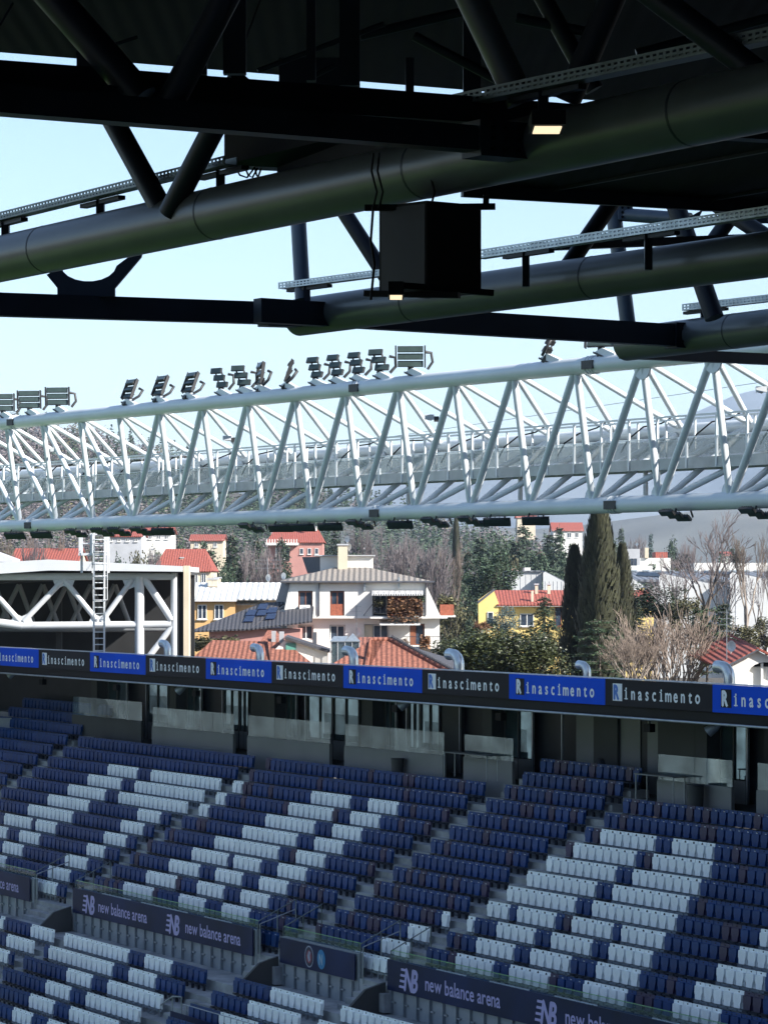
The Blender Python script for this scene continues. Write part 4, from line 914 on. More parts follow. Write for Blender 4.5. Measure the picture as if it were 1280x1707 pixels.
def tree(kind, x, ytop, wpx, Y, label, group=None, base=None, ybase=None):
    """top of crown at photograph row ytop, crown about wpx wide, standing on the terrain at distance Y"""
    px_ = (x-CX)/FPX*Y; g = ter(px_, Y) - (1 if Y > 200 else 0) if ybase is None else (HY-ybase)/FPX*Y
    h = (HY-ytop)/FPX*Y - g; o = thing(NAMES[kind], label, 'shrub' if 'shrub' in NAMES[kind] or 'bush' in NAMES[kind] else 'tree', (px_, Y, g), rt.uniform(0, 6.28), group)
    w = wpx*Y/FPX/WID[kind]
    for nm, me in zip(('crown', 'trunk'), PROT[kind]):
        c = bpy.data.objects.new(nm, me); C.objects.link(c); c.parent = o; c.scale = (w, w, h)
    return o
tree('cypress', 999, 851, 86, 190, 'tallest dark cypress, middle one of the group of three', ybase=1180)
tree('cypress_small', 957, 914, 56, 192, 'shorter cypress at the left of the tallest cypress', ybase=1180)
tree('cypress_small', 1037, 911, 48, 193, 'slim short cypress at the right of the tallest cypress', ybase=1100)
tree('magnolia', 872, 1044, 130, 166, 'glossy-leaved evergreen tree above the boards, touching the cypress', ybase=1220)
tree('magnolia', 812, 1040, 130, 168, 'glossy-leaved evergreen tree above the boards, middle one of three', ybase=1220)
tree('magnolia', 765, 1056, 95, 174, 'olive-green leafy tree at the right foot of the mansard house', ybase=1200)
tree('shrub', 1112, 1000, 190, 160, 'large leafless shrub with pale stems and reddish twigs above the boards', ybase=1215)
tree('shrub', 1055, 1050, 110, 158, 'smaller twiggy shrub at the left foot of the large leafless shrub', ybase=1160)
tree('cedar', 1000, 1022, 120, 182, 'green cedar with layered boughs right below the tall cypress', ybase=1165)
tree('cedar', 1178, 1003, 110, 196, 'green cedar between the leafless shrub and the white gable', ybase=1140)
tree('yew', 1100, 966, 95, 235, 'dark rounded evergreen behind the leafless shrub', ybase=1060)
tree('yew', 819, 911, 80, 300, 'big dark conical evergreen left of the yellow house', ybase=1030)
tree('bluebush', 838, 1006, 56, 240, 'grey-blue bushy tree in front of the yellow house', ybase=1080)
tree('conifer_b', 907, 990, 66, 222, 'dark pointed conifer in front of the right part of the yellow house', ybase=1090)
tree('hedge', 803, 1032, 32, 236, 'rust-brown round bush beside the grey-blue tree', ybase=1065)
tree('bare', 1172, 849, 140, 240, 'tall bare tree with wide fine crown right of the cypresses', ybase=1080)
tree('bare_b', 1130, 905, 90, 250, 'low bare tree at the left of the tall bare tree', ybase=1070)
tree('bare_pale', 1243, 880, 80, 226, 'slender bare tree in front of the white sheds at right', ybase=1090)
tree('bare', 1285, 872, 60, 235, 'bare tree cut by the right edge', ybase=1090)
tree('olive', 1235, 1035, 70, 205, 'dark leafy bush at the foot of the slender bare tree', ybase=1110)
tree('olive', 1275, 1020, 60, 215, 'dark leafy bush at the right edge above the arched house', ybase=1110)
for x, y, w_, Y, k, l in ((645, 868, 70, 380, 'bare', 'left end'), (690, 862, 85, 400, 'bare_b', 'centre, the widest'), (722, 872, 70, 372, 'bare', 'right of the widest'), (757, 890, 60, 350, 'bare_pale', 'right end, pale stems'), (668, 892, 70, 350, 'thicket', 'low front left'), (712, 900, 80, 345, 'thicket', 'low front right'), (610, 872, 50, 410, 'thicket', 'behind the chimney of the white house')):
    tree(k, x, y, w_, Y, 'bare purple-brown tree behind the white house, %s' % l, 'bare trees behind the white house')
for x, y, w_, Y, k, l in ((760, 862, 22, 430, 'cypress_small', 'small far cypress above the bare purple trees'), (800, 884, 60, 420, 'conifer', 'green conifer behind the big conical evergreen, left'), (838, 868, 62, 440, 'yew', 'blue-green evergreen above the yellow house'),
  (872, 862, 70, 460, 'conifer_b', 'blue-green conifer left of the tall cypress, upper'), (905, 884, 70, 420, 'yew', 'rounded evergreen left of the tall cypress'), (932, 868, 50, 480, 'conifer', 'conifer next to the hillside villa, left'), (850, 905, 60, 380, 'olive', 'olive-green tree behind the white sheds, left'), (885, 918, 60, 372, 'yew', 'low evergreen directly behind the white sheds'), (945, 915, 50, 390, 'yew', 'low evergreen left of the short cypress'),
  (745, 968, 70, 265, 'olive', 'olive tree between the white house and the yellow house, upper'), (768, 990, 60, 250, 'olive', 'leafy tree beside the red brick balcony'), (748, 1030, 60, 225, 'olive', 'leafy tree below the red brick balcony'), (785, 1010, 46, 245, 'yew', 'dark shrub left of the yellow gable'),
  (388, 878, 62, 360, 'conifer', 'green conifer left of the pink villa'), (430, 885, 56, 380, 'conifer_b', 'green conifer at the left corner of the pink villa'), (412, 905, 60, 330, 'thicket', 'bare tree in front of the conifers left of the white house'), (302, 882, 46, 400, 'yew', 'dark evergreen above the left red roof'), (340, 890, 44, 420, 'conifer', 'conifer above the right end of the left red roof'), (455, 905, 50, 320, 'thicket', 'bare tree at the upper left of the mansard house'), (480, 930, 36, 300, 'yew', 'small evergreen beside the dark mansard side'),
  (560, 872, 50, 470, 'conifer', 'conifer behind the antennas of the white house'), (598, 880, 40, 460, 'conifer_b', 'conifer right of the pink villa'), (545, 925, 40, 330, 'yew', 'evergreen left of the white penthouse'), (230, 895, 40, 350, 'olive', 'leafy tree right of the ladder platform'), (252, 905, 30, 330, 'thicket', 'bare tree right of the ladder'), (205, 910, 40, 345, 'yew', 'evergreen behind the ladder top'),
  (20, 872, 56, 300, 'bare_pale', 'pale bare tree at the far left above the gabled frame'), (62, 868, 60, 310, 'bare_pale', 'pale bare tree second from the left above the gabled frame'), (102, 872, 56, 305, 'bare_pale', 'pale bare tree left of the ladder platform'), (140, 882, 40, 330, 'bare', 'bare tree behind the ladder platform'), (48, 895, 60, 290, 'thicket', 'low thicket at the far left above the white roof edge'),
  (1084, 883, 20, 520, 'fir', 'small blue fir standing alone over the grey flat building'), (1035, 872, 30, 620, 'conifer', 'far conifer right of the tall cypress'), (1060, 890, 40, 560, 'thicket', 'far bare tree right of the cypress'), (1120, 885, 40, 600, 'yew', 'far evergreen left of the tall bare tree'), (1010, 880, 40, 640, 'yew', 'far evergreen behind the tall cypress'), (1150, 900, 40, 520, 'thicket', 'far bare tree behind the tall bare tree'), (1215, 895, 40, 500, 'yew', 'far evergreen right of the tall bare tree'),
  (350, 1066, 44, 172, 'olive', 'low green bush between the gabled frame and the left terracotta roof'), (384, 1062, 36, 176, 'olive', 'low green bush beside the pink wall under the solar roof')):
    tree(k, x, y, w_, Y, l, ybase=1085 if Y < 180 else None)
for x, y, w_, Y, l in ((842, 1052, 60, 205, 'dark bush hiding the lower yellow wall, left'), (905, 1050, 60, 204, 'dark bush hiding the lower yellow wall, right'), (800, 1050, 50, 206, 'dark bush at the left end of the yellow wall'), (945, 1040, 40, 208, 'dark bush at the left foot of the cypress group')):
    tree('olive', x, y, w_, Y, l, ybase=1120)
mid = ((352, 905, 60, 390, 'conifer'), (375, 918, 50, 350, 'yew'), (400, 930, 44, 330, 'conifer_b'), (470, 885, 60, 430, 'conifer_b'), (585, 905, 60, 400, 'yew'), (535, 880, 60, 480, 'yew'), (780, 905, 60, 400, 'conifer_b'), (765, 925, 60, 360, 'yew'), (825, 890, 80, 440, 'yew'), (860, 890, 70, 430, 'conifer'), (900, 905, 80, 400, 'conifer_b'), (930, 900, 70, 430, 'yew'), (915, 880, 60, 500, 'conifer'), (1000, 905, 50, 480, 'yew'), (1130, 930, 40, 430, 'olive'), (1145, 915, 44, 440, 'conifer_b'), (300, 905, 50, 420, 'conifer_b'), (270, 900, 44, 440, 'yew'))
spots = ('between the left red roof and the pink villa, upper', 'right of the left red roof', 'just above the white corrugated roof', 'touching the left side of the pink villa', 'right of the white penthouse', 'behind the white house chimney', 'above the bare purple trees, right', 'left of the big conical evergreen, low', 'just right of the big conical evergreen, broad', 'above the flat white shed', 'above the white shed roof, broad', 'left of the short cypress', 'above the short cypress, far', 'between the tallest cypress and the slim one', 'by the grey flat block, right', 'left of the tall bare tree crown', 'above the left red roof ridge', 'above the left end of the left red roof')
for (x, y, w_, Y, k), l in zip(mid, spots): tree(k, x, y, w_, Y, 'dark green tree %s' % l)
for x, y, w_, Y, k, l in ((1120, 930, 80, 232, 'bare_b', 'bare tree between the white sheds and the dark rounded evergreen'), (1205, 905, 80, 236, 'bare', 'bare tree between the tall bare tree and the slender one'), (1265, 930, 60, 228, 'bare_b', 'low bare tree in front of the right white gable'), (1150, 985, 70, 225, 'olive', 'leafy bush at the foot of the tall bare tree, left'), (1205, 1000, 70, 222, 'conifer_b', 'dark conifer in front of the middle white shed'), (1060, 1000, 50, 215, 'conifer', 'conifer right of the slim cypress, partly behind twigs'), (1085, 930, 50, 420, 'conifer', 'far conifer behind the flat grey block, right'), (1020, 925, 46, 400, 'yew', 'evergreen between the cypress tops and the flat block')):
    tree(k, x, y, w_, Y, l, ybase=1110 if Y < 300 else None)
# woods on the hill: one mass
def wood():
    crowns = MB(); rw = random.Random(4); n = 0
    while n < 2300:
        y = 430 + rw.random()**1.25*1150; x = rw.uniform(-.155, .15)*y; z = ter(x, y) - 1; q = proj(Vector((x, y, z)))
        if q[0] > 560 and rw.random() < .55: continue
        if 290 < q[0] < 415 and 815 < q[1] < 858: continue    # the meadow stays open
        typ = rw.random(); cl = math.sin(x*.021+2)+math.sin(y*.017+x*.013); h = rw.uniform(8, 15); w_ = h*rw.uniform(.28, .42); mi = (1 if cl > .5 else (2 if typ > .9 else 0)) if typ > .22 else 1
        if mi == 1: h *= 1.15
        for _ in range(190):
            if mi == 1: f = rw.random()**1.3; rr_ = w_*(1-f)*.9; a = rw.uniform(0, 6.28); c = Vector((x + math.cos(a)*rr_*rw.random()**.4, y + math.sin(a)*rr_, z + h*(.05+.95*f)))
            else: v = Vector((rw.gauss(0,1), rw.gauss(0,1), rw.gauss(0,1))).normalized()*rw.uniform(.6,1); c = Vector((x + v.x*w_, y + v.y*w_, z + h*.5 + v.z*h*.5))
            leaf(crowns, c, rw.uniform(.22, .5)*(.6+y/1500), rw, mi)
        n += 1
    o = crowns.build('hillside_wood', [M['twig'], M['conif'], M['olive']]); tag(o, 'distant mixed wood of bare and evergreen trees covering the hill', 'wood', None, 'stuff')
wood()
# ================================================================== BUILDINGS OF THE TOWN
class Bld:
    """a building whose front stands at distance Y; x, y are photograph columns and rows on that front plane, d is metres behind it"""
    def __init__(s, name, label, x, Y, cat='building', group=None):
        p = at(x, HY, Y); s.Y = Y; s.x0 = p.x; s.g = -15.2; s.o = thing(name, label, cat, (p.x, Y, s.g), 0, group)
    def P(s, x, y, d=0.0): p = at(x, y, s.Y); return Vector((p.x - s.x0, d, p.z - s.g))
    def Q(s, x, y, d): p = at(x, y, s.Y + d); return Vector((p.x - s.x0, d, p.z - s.g))
    def box(s, nm, m, x0, x1, y0, y1, d0, d1, par=None):
        a = s.P(x0, y0); b = s.P(x1, y1); return MB().box(a.x, b.x, d0, d1, max(b.z, 0), a.z).build(nm, M[m], par or s.o)
    def prism(s, nm, m, pts, d0, dep, par=None): return MB().prism([s.P(x, y, d0) for x, y in pts], (0, dep, 0)).build(nm, M[m], par or s.o)
    def sheet(s, nm, m, pts, th=.12, par=None):
        """roof plane through (x, y, d) points with a thickness"""
        v = [s.P(*p) for p in pts]; n = (v[1]-v[0]).cross(v[2]-v[0]).normalized(); n = n if n.z > 0 else -n
        # lay the sheet out in its own plane so that tile courses run down the slope
        dx = (v[1]-v[0]).normalized(); dy = n.cross(dx); R3 = Matrix((dx, dy, n)).transposed(); o = v[0]
        loc = [R3.transposed() @ (p - o) for p in v]; mb = MB().prism([Vector((q.x, q.y, -th)) for q in loc], (0, 0, th)); ob = mb.build(nm, M[m], par or s.o)
        ob.matrix_local = Matrix.Translation(o) @ R3.to_4x4(); return ob
    def window(s, x0, x1, y0, y1, d=-.0, frame='frame', pane='window', mull=1, sill=True):
        a, b = s.P(x0, y0), s.P(x1, y1); t = .07; f = MB()
        f.box(a.x, a.x+t, d-.06, d+.02, b.z, a.z).box(b.x-t, b.x, d-.06, d+.02, b.z, a.z).box(a.x+t, b.x-t, d-.06, d+.02, a.z-t, a.z).box(a.x+t, b.x-t, d-.06, d+.02, b.z, b.z+t)
        for k in range(mull): c = a.x + (b.x-a.x)*(k+1)/(mull+1); f.box(c-.04, c+.04, d-.062, d+.018, b.z+t, a.z-t)
        if sill: f.box(a.x-.08, b.x+.08, d-.16, d-.002, b.z-.09, b.z-.002)
        fo = f.build('window', M[frame], s.o); MB().box(a.x+t*.5, b.x-t*.5, d-.03, d-.01, b.z+t*.5, a.z-t*.5).build('pane', M[pane], fo); return fo
    def chimney(s, x0, x1, y0, y1, d, m='beige'):
        a, b = s.P(x0, y0), s.P(x1, y1); w_ = b.x-a.x; o = MB().box(a.x, b.x, d, d+w_, b.z, a.z).build('chimney', M[m], s.o); MB().box(a.x-.08, b.x+.08, d-.08, d+w_+.08, a.z, a.z+.12).build('chimney_cap', M['greywall'], o)
    def dish(s, x, y, d, r=.42):
        r *= .62
        p = s.P(x, y, d); m = MB(); n = 14; rings = [(0, 0.10), (r*.5, .07), (r, 0)]
        for (r0, h0), (r1, h1) in zip(rings, rings[1:]): m.add([p + Vector((math.cos(6.283*k/n)*rr_*.72, h - math.cos(6.283*k/n)*rr_*.5, math.sin(6.283*k/n)*rr_)) for rr_, h in ((r0, h0), (r1, h1)) for k in range(n)], [(k, (k+1) % n, n+(k+1) % n, n+k) for k in range(n)], 0, True)
        m.tube(p + Vector((0,.1,0)), p + Vector((0,.3,-r*1.3)), .03, 5); m.build('satellite_dish', M['frame'], s.o)
    def aerial(s, x, y0, y1, d, arms=3, wd=.6):
        a, b = s.P(x, y0, d), s.P(x, y1, d); m = MB().tube(b, a, .022, 5)
        for k in range(arms): c = a - UP*(.15 + k*.35); m.tube(c - Vector((wd,.1,0)), c + Vector((wd,-.1,0)), .013, 4); 
        m.build('aerial', M['steelpost'], s.o)
# ---- the white mansard house
h = Bld('mansard_house', 'white house with mansard upper floor, grey corrugated roof and a plant-filled loggia', 600, 210, 'house')
# lower storeys: wall built round the openings
def wall_with_holes(b, nm, m, x0, x1, y0, y1, holes, d0, d1):
    xs = sorted(set([x0, x1] + [v for q in holes for v in q[:2]])); mb = MB()
    for xa, xb in zip(xs, xs[1:]):
        hs = sorted([q for q in holes if q[0] <= xa and q[1] >= xb], key=lambda q: q[2]); yy = y0
        for q in hs:
            if q[2] > yy: p, r = b.P(xa, yy), b.P(xb, q[2]); mb.box(p.x, r.x, d0, d1, r.z, p.z)
            yy = q[3]
        if yy < y1: p, r = b.P(xa, yy), b.P(xb, y1); mb.box(p.x, r.x, d0, d1, max(r.z, 0), p.z)
    return mb.build(nm, M[m], b.o)
wall_with_holes(h, 'wall', 'stucco', 470, 733, 1031, 1330, [(497,522,1042,1067), (549,575,1042,1068), (607,648,1041,1066), (683,708,1040,1076)], .9, 1.3)
h.box('wall', 'greywall', 470, 733, 1029, 1330, 1.31, 11.0)
h.box('cornice', 'stucco', 455, 746, 1026.5, 1031, .25, 11.3)
wall_with_holes(h, 'mansard_front', 'stucco', 484, 707.5, 969.5, 1026.4, [(497,521,985,1026.4), (550,574,985,1026.4), (621,704,989,1026.4)], .3, .6)
h.prism('mansard_cheek', 'stucco', [(484, 969.5), (484, 1026.4), (472, 1026.4)], .32, .3); h.prism('mansard_cheek', 'stucco', [(707.5, 969.5), (734, 1026.4), (707.5, 1026.4)], .32, .3)
MB().prism([h.Q(484.2, 969.5, .32), h.Q(472.2, 1026.4, .32), h.Q(453, 1026.4, 9.5), h.Q(470, 968, 9.5)], (.12, .1, 0)).build('mansard_side', M['slate'], h.o)
MB().prism([h.Q(470.5, 1031, .92), h.Q(470.5, 1300, .92), h.Q(453, 1300, 9.5), h.Q(453, 1031, 9.5)], (.12, .1, 0)).build('side_wall', M['greywall'], h.o)
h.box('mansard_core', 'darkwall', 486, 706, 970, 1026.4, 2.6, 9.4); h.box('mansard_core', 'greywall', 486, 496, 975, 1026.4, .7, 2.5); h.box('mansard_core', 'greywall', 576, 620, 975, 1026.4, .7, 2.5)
for pts in ([(468,969,-.15),(722,969,-.15),(614,945.5,4.6),(556,945.5,4.6)], [(722,969,-.15),(706,966,10),(614,945.5,4.6)], [(468,969,-.15),(556,945.5,4.6),(462,966,10)], [(462,966,10),(706,966,10),(614,945.5,4.6),(556,945.5,4.6)]): h.sheet('roof', 'corr', pts, .14)
h.box('eaves_gutter', 'slate', 466, 724, 968.2, 971, -.28, -.12)
for x in (532, 709.5): h.box('drain_pipe', 'slate', x-.8, x+.8, 970, 1026.3, .14, .28)
for x0, x1, mm in ((498, 520.5, 1), (551, 573.5, 1)):
    f = h.window(x0, x1, 986, 1026, .62, 'wood', 'window', mm, False)
h.box('door_panel', 'brick', 551, 573, 1007, 1026, .40, .50)
ac = h.box('air_conditioner', 'frame', 499.5, 517, 1008.5, 1025.5, -.12, .28)
p = h.P(508, 1017, -.125); MB().tube(p, p - Vector((0,.015,0)), .26, 18).build('fan_grille', M['greywall'], ac)
# loggia
h.box('loggia_back', 'brick', 646, 678, 990, 1026, 2.4, 2.55); h.window(623, 645, 992, 1024, 2.5, 'frame', 'window', 1, False); h.box('loggia_side', 'stucco', 704.2, 707, 989, 1026, .62, 2.5)
aw = h.sheet('awning', 'awning', [(620, 990, -1.0), (705, 990, -1.0), (705, 984, .28), (620, 984, .28)], .05)
sc = MB(); k = 0; x = 620
while x < 704: a, b = h.P(x, 990), h.P(x+2.0, 992.5 + (k % 2)); sc.box(a.x, b.x, -1.03, -1.0, b.z, a.z, k % 2); x += 2.05; k += 1
sc.build('awning_valance', [M['frame'], M['slate']], h.o)
rl = MB()
for y in (1007, 1014, 1020, 1026): rl.tube(h.P(621, y, -.6), h.P(708, y, -.6), .025, 5)
for x in (621, 642, 664, 686, 708): rl.tube(h.P(x, 1007, -.6), h.P(x, 1030, -.6), .03, 5)
rl.tube(h.P(621,1007,-.6), h.P(606,1026,.3), .025, 5); rl.build('balcony_rail', M['bracket_d'], h.o)
h.box('balcony_floor', 'stucco', 617, 712, 1028, 1031, -.75, .28)
aw2 = h.sheet('awning', 'awning', [(633, 1040, -.9), (700, 1040, -.9), (700, 1034, .85), (633, 1034, .85)], .05); h.box('awning_valance', 'frame', 633, 700, 1040, 1042, -.95, -.92)
for q in ((498, 521, 1043, 1066), (550, 574, 1043, 1067)): h.window(*q, 1.2, 'frame', 'window', 1)
h.box('door_panel', 'beige', 607.5, 621, 1042, 1066, 1.05, 1.15); h.window(622, 647, 1042, 1066, 1.2, 'frame', 'window', 1)
h.box('door_panel', 'wood', 684, 692, 1041, 1076, 1.12, 1.2); h.window(692, 707, 1041, 1076, 1.22, 'wood', 'window', 0, False)
h.box('balcony_floor', 'stucco', 670, 735, 1078, 1081, -.8, .88)
rl = MB(); 
for y in (1061, 1078): rl.tube(h.P(672, y, -.7), h.P(734, y, -.7), .025, 5)
for i in range(22): rl.tube(h.P(672+i*2.9, 1061, -.7), h.P(672+i*2.9, 1078, -.7), .014, 4)
rl.build('balcony_rail', M['bracket_d'], h.o)
# side balcony of red brick
h.box('side_balcony', 'brick', 734, 757, 1008, 1026, 1.2, 4.5); h.box('side_balcony_slab', 'stucco', 734, 760, 1026.4, 1029, 1.0, 4.8)
# penthouse and chimney
h.box('penthouse', 'stucco', 531, 621, 926, 952, 5.2, 9.4); h.box('penthouse_ledge', 'greywall', 521, 625, 924.2, 925.9, 4.9, 9.8)
h.sheet('penthouse_side', 'slate', [(531, 927, 5.3), (531, 952, 5.3), (508, 955, 7.5), (524, 927, 9.0)], .08)  # left side in shade; the shade is put into the dark colour
h.chimney(562, 578, 908, 950, 4.0); h.aerial(568, 870, 908, 4.4, 4, .9); h.aerial(571, 882, 908, 4.6, 2, .5)
h.dish(577.5, 897, 4.2, .42); h.dish(581, 910, 4.1, .40)
h.dish(471.5, 1022, -.3, .5); h.dish(473, 1046, .3, .6); h.dish(597, 1053, .2, .5); h.aerial(594, 1008, 1075, .25, 2, .4); h.aerial(607, 967, 982, .2, 1, .2)
for x, y0, y1 in ((608, 968, 985), (665, 962, 981)): h.box('flue_pipe', 'galv', x-1.3, x+1.3, y0, y1, .0, .26)
def plantmass(b, nm, m, x0, x1, y0, y1, d, n, s=.16, seed=1):
    rp = random.Random(seed); mb = MB()
    for _ in range(n):
        x = rp.uniform(x0, x1); y = rp.gauss((y0+y1)/2, (y1-y0)/4.2); p = b.P(x, y, d + rp.uniform(-.3, .3)); leaf(mb, p, rp.uniform(s*.5, s*1.2), rp)
    return mb.build(nm, M[m], b.o)
plantmass(h, 'balcony_plants', 'rust', 646, 703, 999, 1031, -.75, 2600, .15, 1); plantmass(h, 'balcony_plants', 'olive', 625, 640, 1000, 1012, -.4, 300, .16, 2); plantmass(h, 'balcony_plants', 'conif', 690, 706, 992, 1004, -.2, 300, .14, 3)
plantmass(h, 'balcony_plants', 'olive', 732, 756, 998, 1010, 2.0, 500, .16, 4); plantmass(h, 'balcony_plants', 'rust', 700, 716, 1060, 1080, -.9, 500, .14, 5); plantmass(h, 'balcony_plants', 'twig2', 654, 680, 1064, 1080, -.9, 400, .14, 6)
# ---- generic houses
def gable_house(name, label, x0, x1, ye, yr, Y, wall, roof, depth=9, yb=1200, hip=0.0, cat='house', over=3, wins=(), face='eave', chim=()):
    b = Bld(name, label, (x0+x1)/2, Y, cat); b.box('wall', wall, x0, x1, ye, yb, 0, depth); w_ = (x1-x0)
    if face == 'eave':
        hx = hip*w_; c = depth/2
        kk = (1 + c/Y)
        f = lambda x, y, d: (CX + (x-CX)*1.0, y, d)
        b.sheet('roof', roof, [(x0-over, ye+1, -.4), (x1+over, ye+1, -.4), (x1+over-hx, yr, c), (x0-over+hx, yr, c)]); b.sheet('roof', roof, [(x0-over, ye+1, depth+.4), (x1+over, ye+1, depth+.4), (x1+over-hx, yr, c), (x0-over+hx, yr, c)])
        if hip: b.sheet('roof', roof, [(x1+over, ye+1, -.4), (x1+over, ye+1, depth+.4), (x1+over-hx, yr, c)]); b.sheet('roof', roof, [(x0-over, ye+1, -.4), (x0-over, ye+1, depth+.4), (x0-over+hx, yr, c)])
        else: 
            for xx in (x0, x1): MB().prism([b.P(xx, ye, 0), b.P(xx, ye, depth), b.P(xx, yr+1, c)], (.1 if xx == x0 else -.1, 0, 0)).build('gable', M[wall], b.o)
    else:
        xc = (x0+x1)/2; b.prism('gable', wall, [(x0, ye), (x1, ye), (xc, yr+1)], .02, .25)
        b.sheet('roof', roof, [(x0-over, ye+2, -.5), (x0-over, ye+2, depth), (xc, yr, depth), (xc, yr, -.5)]); b.sheet('roof', roof, [(x1+over, ye+2, -.5), (x1+over, ye+2, depth), (xc, yr, depth), (xc, yr, -.5)])
    for q in wins: b.window(*q[:4], -.02, 'frame', q[4] if len(q) > 4 else 'window', 1)
    for q in chim: b.chimney(*q)
    return b
# left terraced houses
b = Bld('ochre_house', 'ochre house with white corrugated roof and two white windows', 390, 235, 'house')
b.box('wall', 'ochre', 300, 392, 1000, 1200, 0, 10); b.box('wall', 'beige', 392, 470, 998, 1200, 2.0, 10)
b.sheet('roof', 'whitecorr', [(296, 1000, -.6), (395, 1000, -.6), (402, 971, 6), (296, 971, 6)]); b.sheet('roof', 'whitecorr', [(395, 998, -.5), (480, 998, -.5), (480, 971, 6), (402, 971, 6)])
b.box('eaves', 'frame', 296, 395, 1000.5, 1002.5, -.62, -.02)
for x in (330, 358): b.window(x, x+15, 1008, 1032, -.03, 'frame', 'window', 1)
aw = b.sheet('awning', 'awning', [(393, 1008, .4), (440, 1008, .4), (440, 1001, 1.9), (393, 1001, 1.9)], .05)
b.chimney(342, 358, 966, 978, 4.0); b.chimney(352, 362, 964, 980, 5.0); b.aerial(443, 930, 975, 4, 3, 1.1); b.dish(444, 963, 3.9, .5); b.dish(470, 960, 4, .5); b.aerial(352, 900+60, 985, 2, 2, .5)
b = Bld('solar_house', 'low house with dark tiled roof carrying solar panels', 420, 205, 'house')
b.box('wall', 'pink', 348, 500, 1049, 1200, .6, 9); b.sheet('roof', 'darktile', [(316, 1052, 0), (418, 1048, 0), (470, 1004, 7), (432, 1006, 7)]); b.sheet('roof', 'darktile', [(418, 1048, 0), (520, 1035, 0), (520, 1004, 7), (470, 1004, 7)])
for (x, y) in ((404, 1034), (406, 1024), (424, 1024), (424, 1014), (440, 1030), (441, 1020)):
    o = b.sheet('solar_panel', 'solar', [(x, y+5, 1.0 + (1040-y)*.15), (x+16, y+4.4, 1.0 + (1040-y)*.15), (x+18, y-4.2, 2.4 + (1040-y)*.15), (x+3, y-3.6, 2.4 + (1040-y)*.15)], .06); o.location.y -= .35; o.location.z += .12
plantmass(b, 'roof_garden', 'olive', 322, 400, 1062, 1082, -2, 900, .2, 12)
b = gable_house('red_roof_house', 'beige house with broad bright red roof seen above the gabled frame', 256, 352, 951, 914, 330, 'beige', 'tile2', 12, 1150, .18, wins=((322, 330, 956, 972), (336, 344, 956, 972)), chim=((298, 303, 930, 945, 3), (245, 250, 915, 925, 6, 'stucco')))
b = gable_house('red_roof_house', 'long low house with a weathered red roof at the far left', 20, 130, 935, 913, 300, 'beige', 'tile2', 9, 1150)
b = gable_house('pink_villa', 'pink villa with red hipped roof, balustrade and arched openings on the slope', 447, 538, 903, 882, 450, 'pink', 'tile2', 12, 1010, .12, chim=((506, 510, 878, 884, 4, 'stucco'), (523, 527, 878, 884, 5, 'stucco')))
b.box('balcony', 'stucco', 444, 498, 905, 909, -1.6, -.02)
for k in range(12): b.box('baluster', 'stucco', 445+k*4.5, 446.4+k*4.5, 899, 905, -1.5, -1.3)
for x in (462, 476): 
    b.box('arch_pier', 'stucco', x-2.2, x-.5, 912, 935, -.4, -.05); b.box('opening', 'darkwall', x-.3, x+7, 914, 935, -.12, -.02)
for x in (503, 516, 528): b.window(x-3, x+3, 914, 924, -.04, 'frame', 'window', 0)
for a in ((176, 236, 893, 882, 430, 'greywall', 'tile2', 'far grey apartment house behind the ladder platform, left', ((182,188,897,903),(196,202,897,903),(210,216,897,903),(224,230,897,903))), (240, 286, 888, 878, 440, 'stucco', 'tile2', 'far pale house right of the ladder platform', ((248,254,892,899),(262,268,892,899),(275,281,892,899))), (318, 372, 900, 890, 470, 'beige', 'tile2', 'far beige house with a tower room on the slope', ((325,331,904,912),(340,346,904,912),(356,362,904,912)))):
    gable_house('hillside_house', a[7], a[0], a[1], a[2], a[3], a[4], a[5], a[6], 9, 960, wins=a[8])
# yellow house
b = Bld('yellow_house', 'yellow house with red tiled roof and a tall gabled end', 880, 250, 'house')
b.box('wall', 'yellow', 830, 1090, 1007, 1200, .6, 10); b.prism('gable_end', 'yellow', [(797, 1200), (797, 1000), (822, 982), (831, 1006), (831, 1200)], 0, .5)
b.sheet('roof', 'tile2', [(828, 1008, -.2), (1092, 1008, -.2), (1092, 984, 5.5), (823, 984, 5.5)]); b.box('eaves', 'frame', 828, 1092, 1008.5, 1011, -.15, .58)
b.sheet('gable_verge', 'slate', [(795, 1003, -.2), (795, 1003, .6), (823, 981, .6), (823, 981, -.2)], .2); b.box('verge_strip', 'beige', 886, 890, 985, 1007, 1.0, 1.4)
b.window(867, 890, 1023, 1044, .56, 'frame', 'window', 1); b.window(812, 822, 1020, 1040, -.03, 'frame', 'window', 0); b.window(925, 936, 1012, 1044, .56, 'wood', 'window', 0)
for x in (898, 919): b.chimney(x-2.5, x+2.5, 975, 992, 4, 'beige')
b = Bld('yellow_house', 'yellow end wall with red roof right of the cypress group', 1060, 262, 'house')
b.box('wall', 'yellow', 1048, 1086, 1000, 1150, 0, 6); b.sheet('roof', 'tile2', [(1030, 1008, -.3), (1088, 1008, -.3), (1076, 985, 4), (1030, 985, 4)]); b.prism('gable', 'yellow', [(1064, 982), (1072, 980), (1092, 1016), (1064, 1016)], -.6, .2)
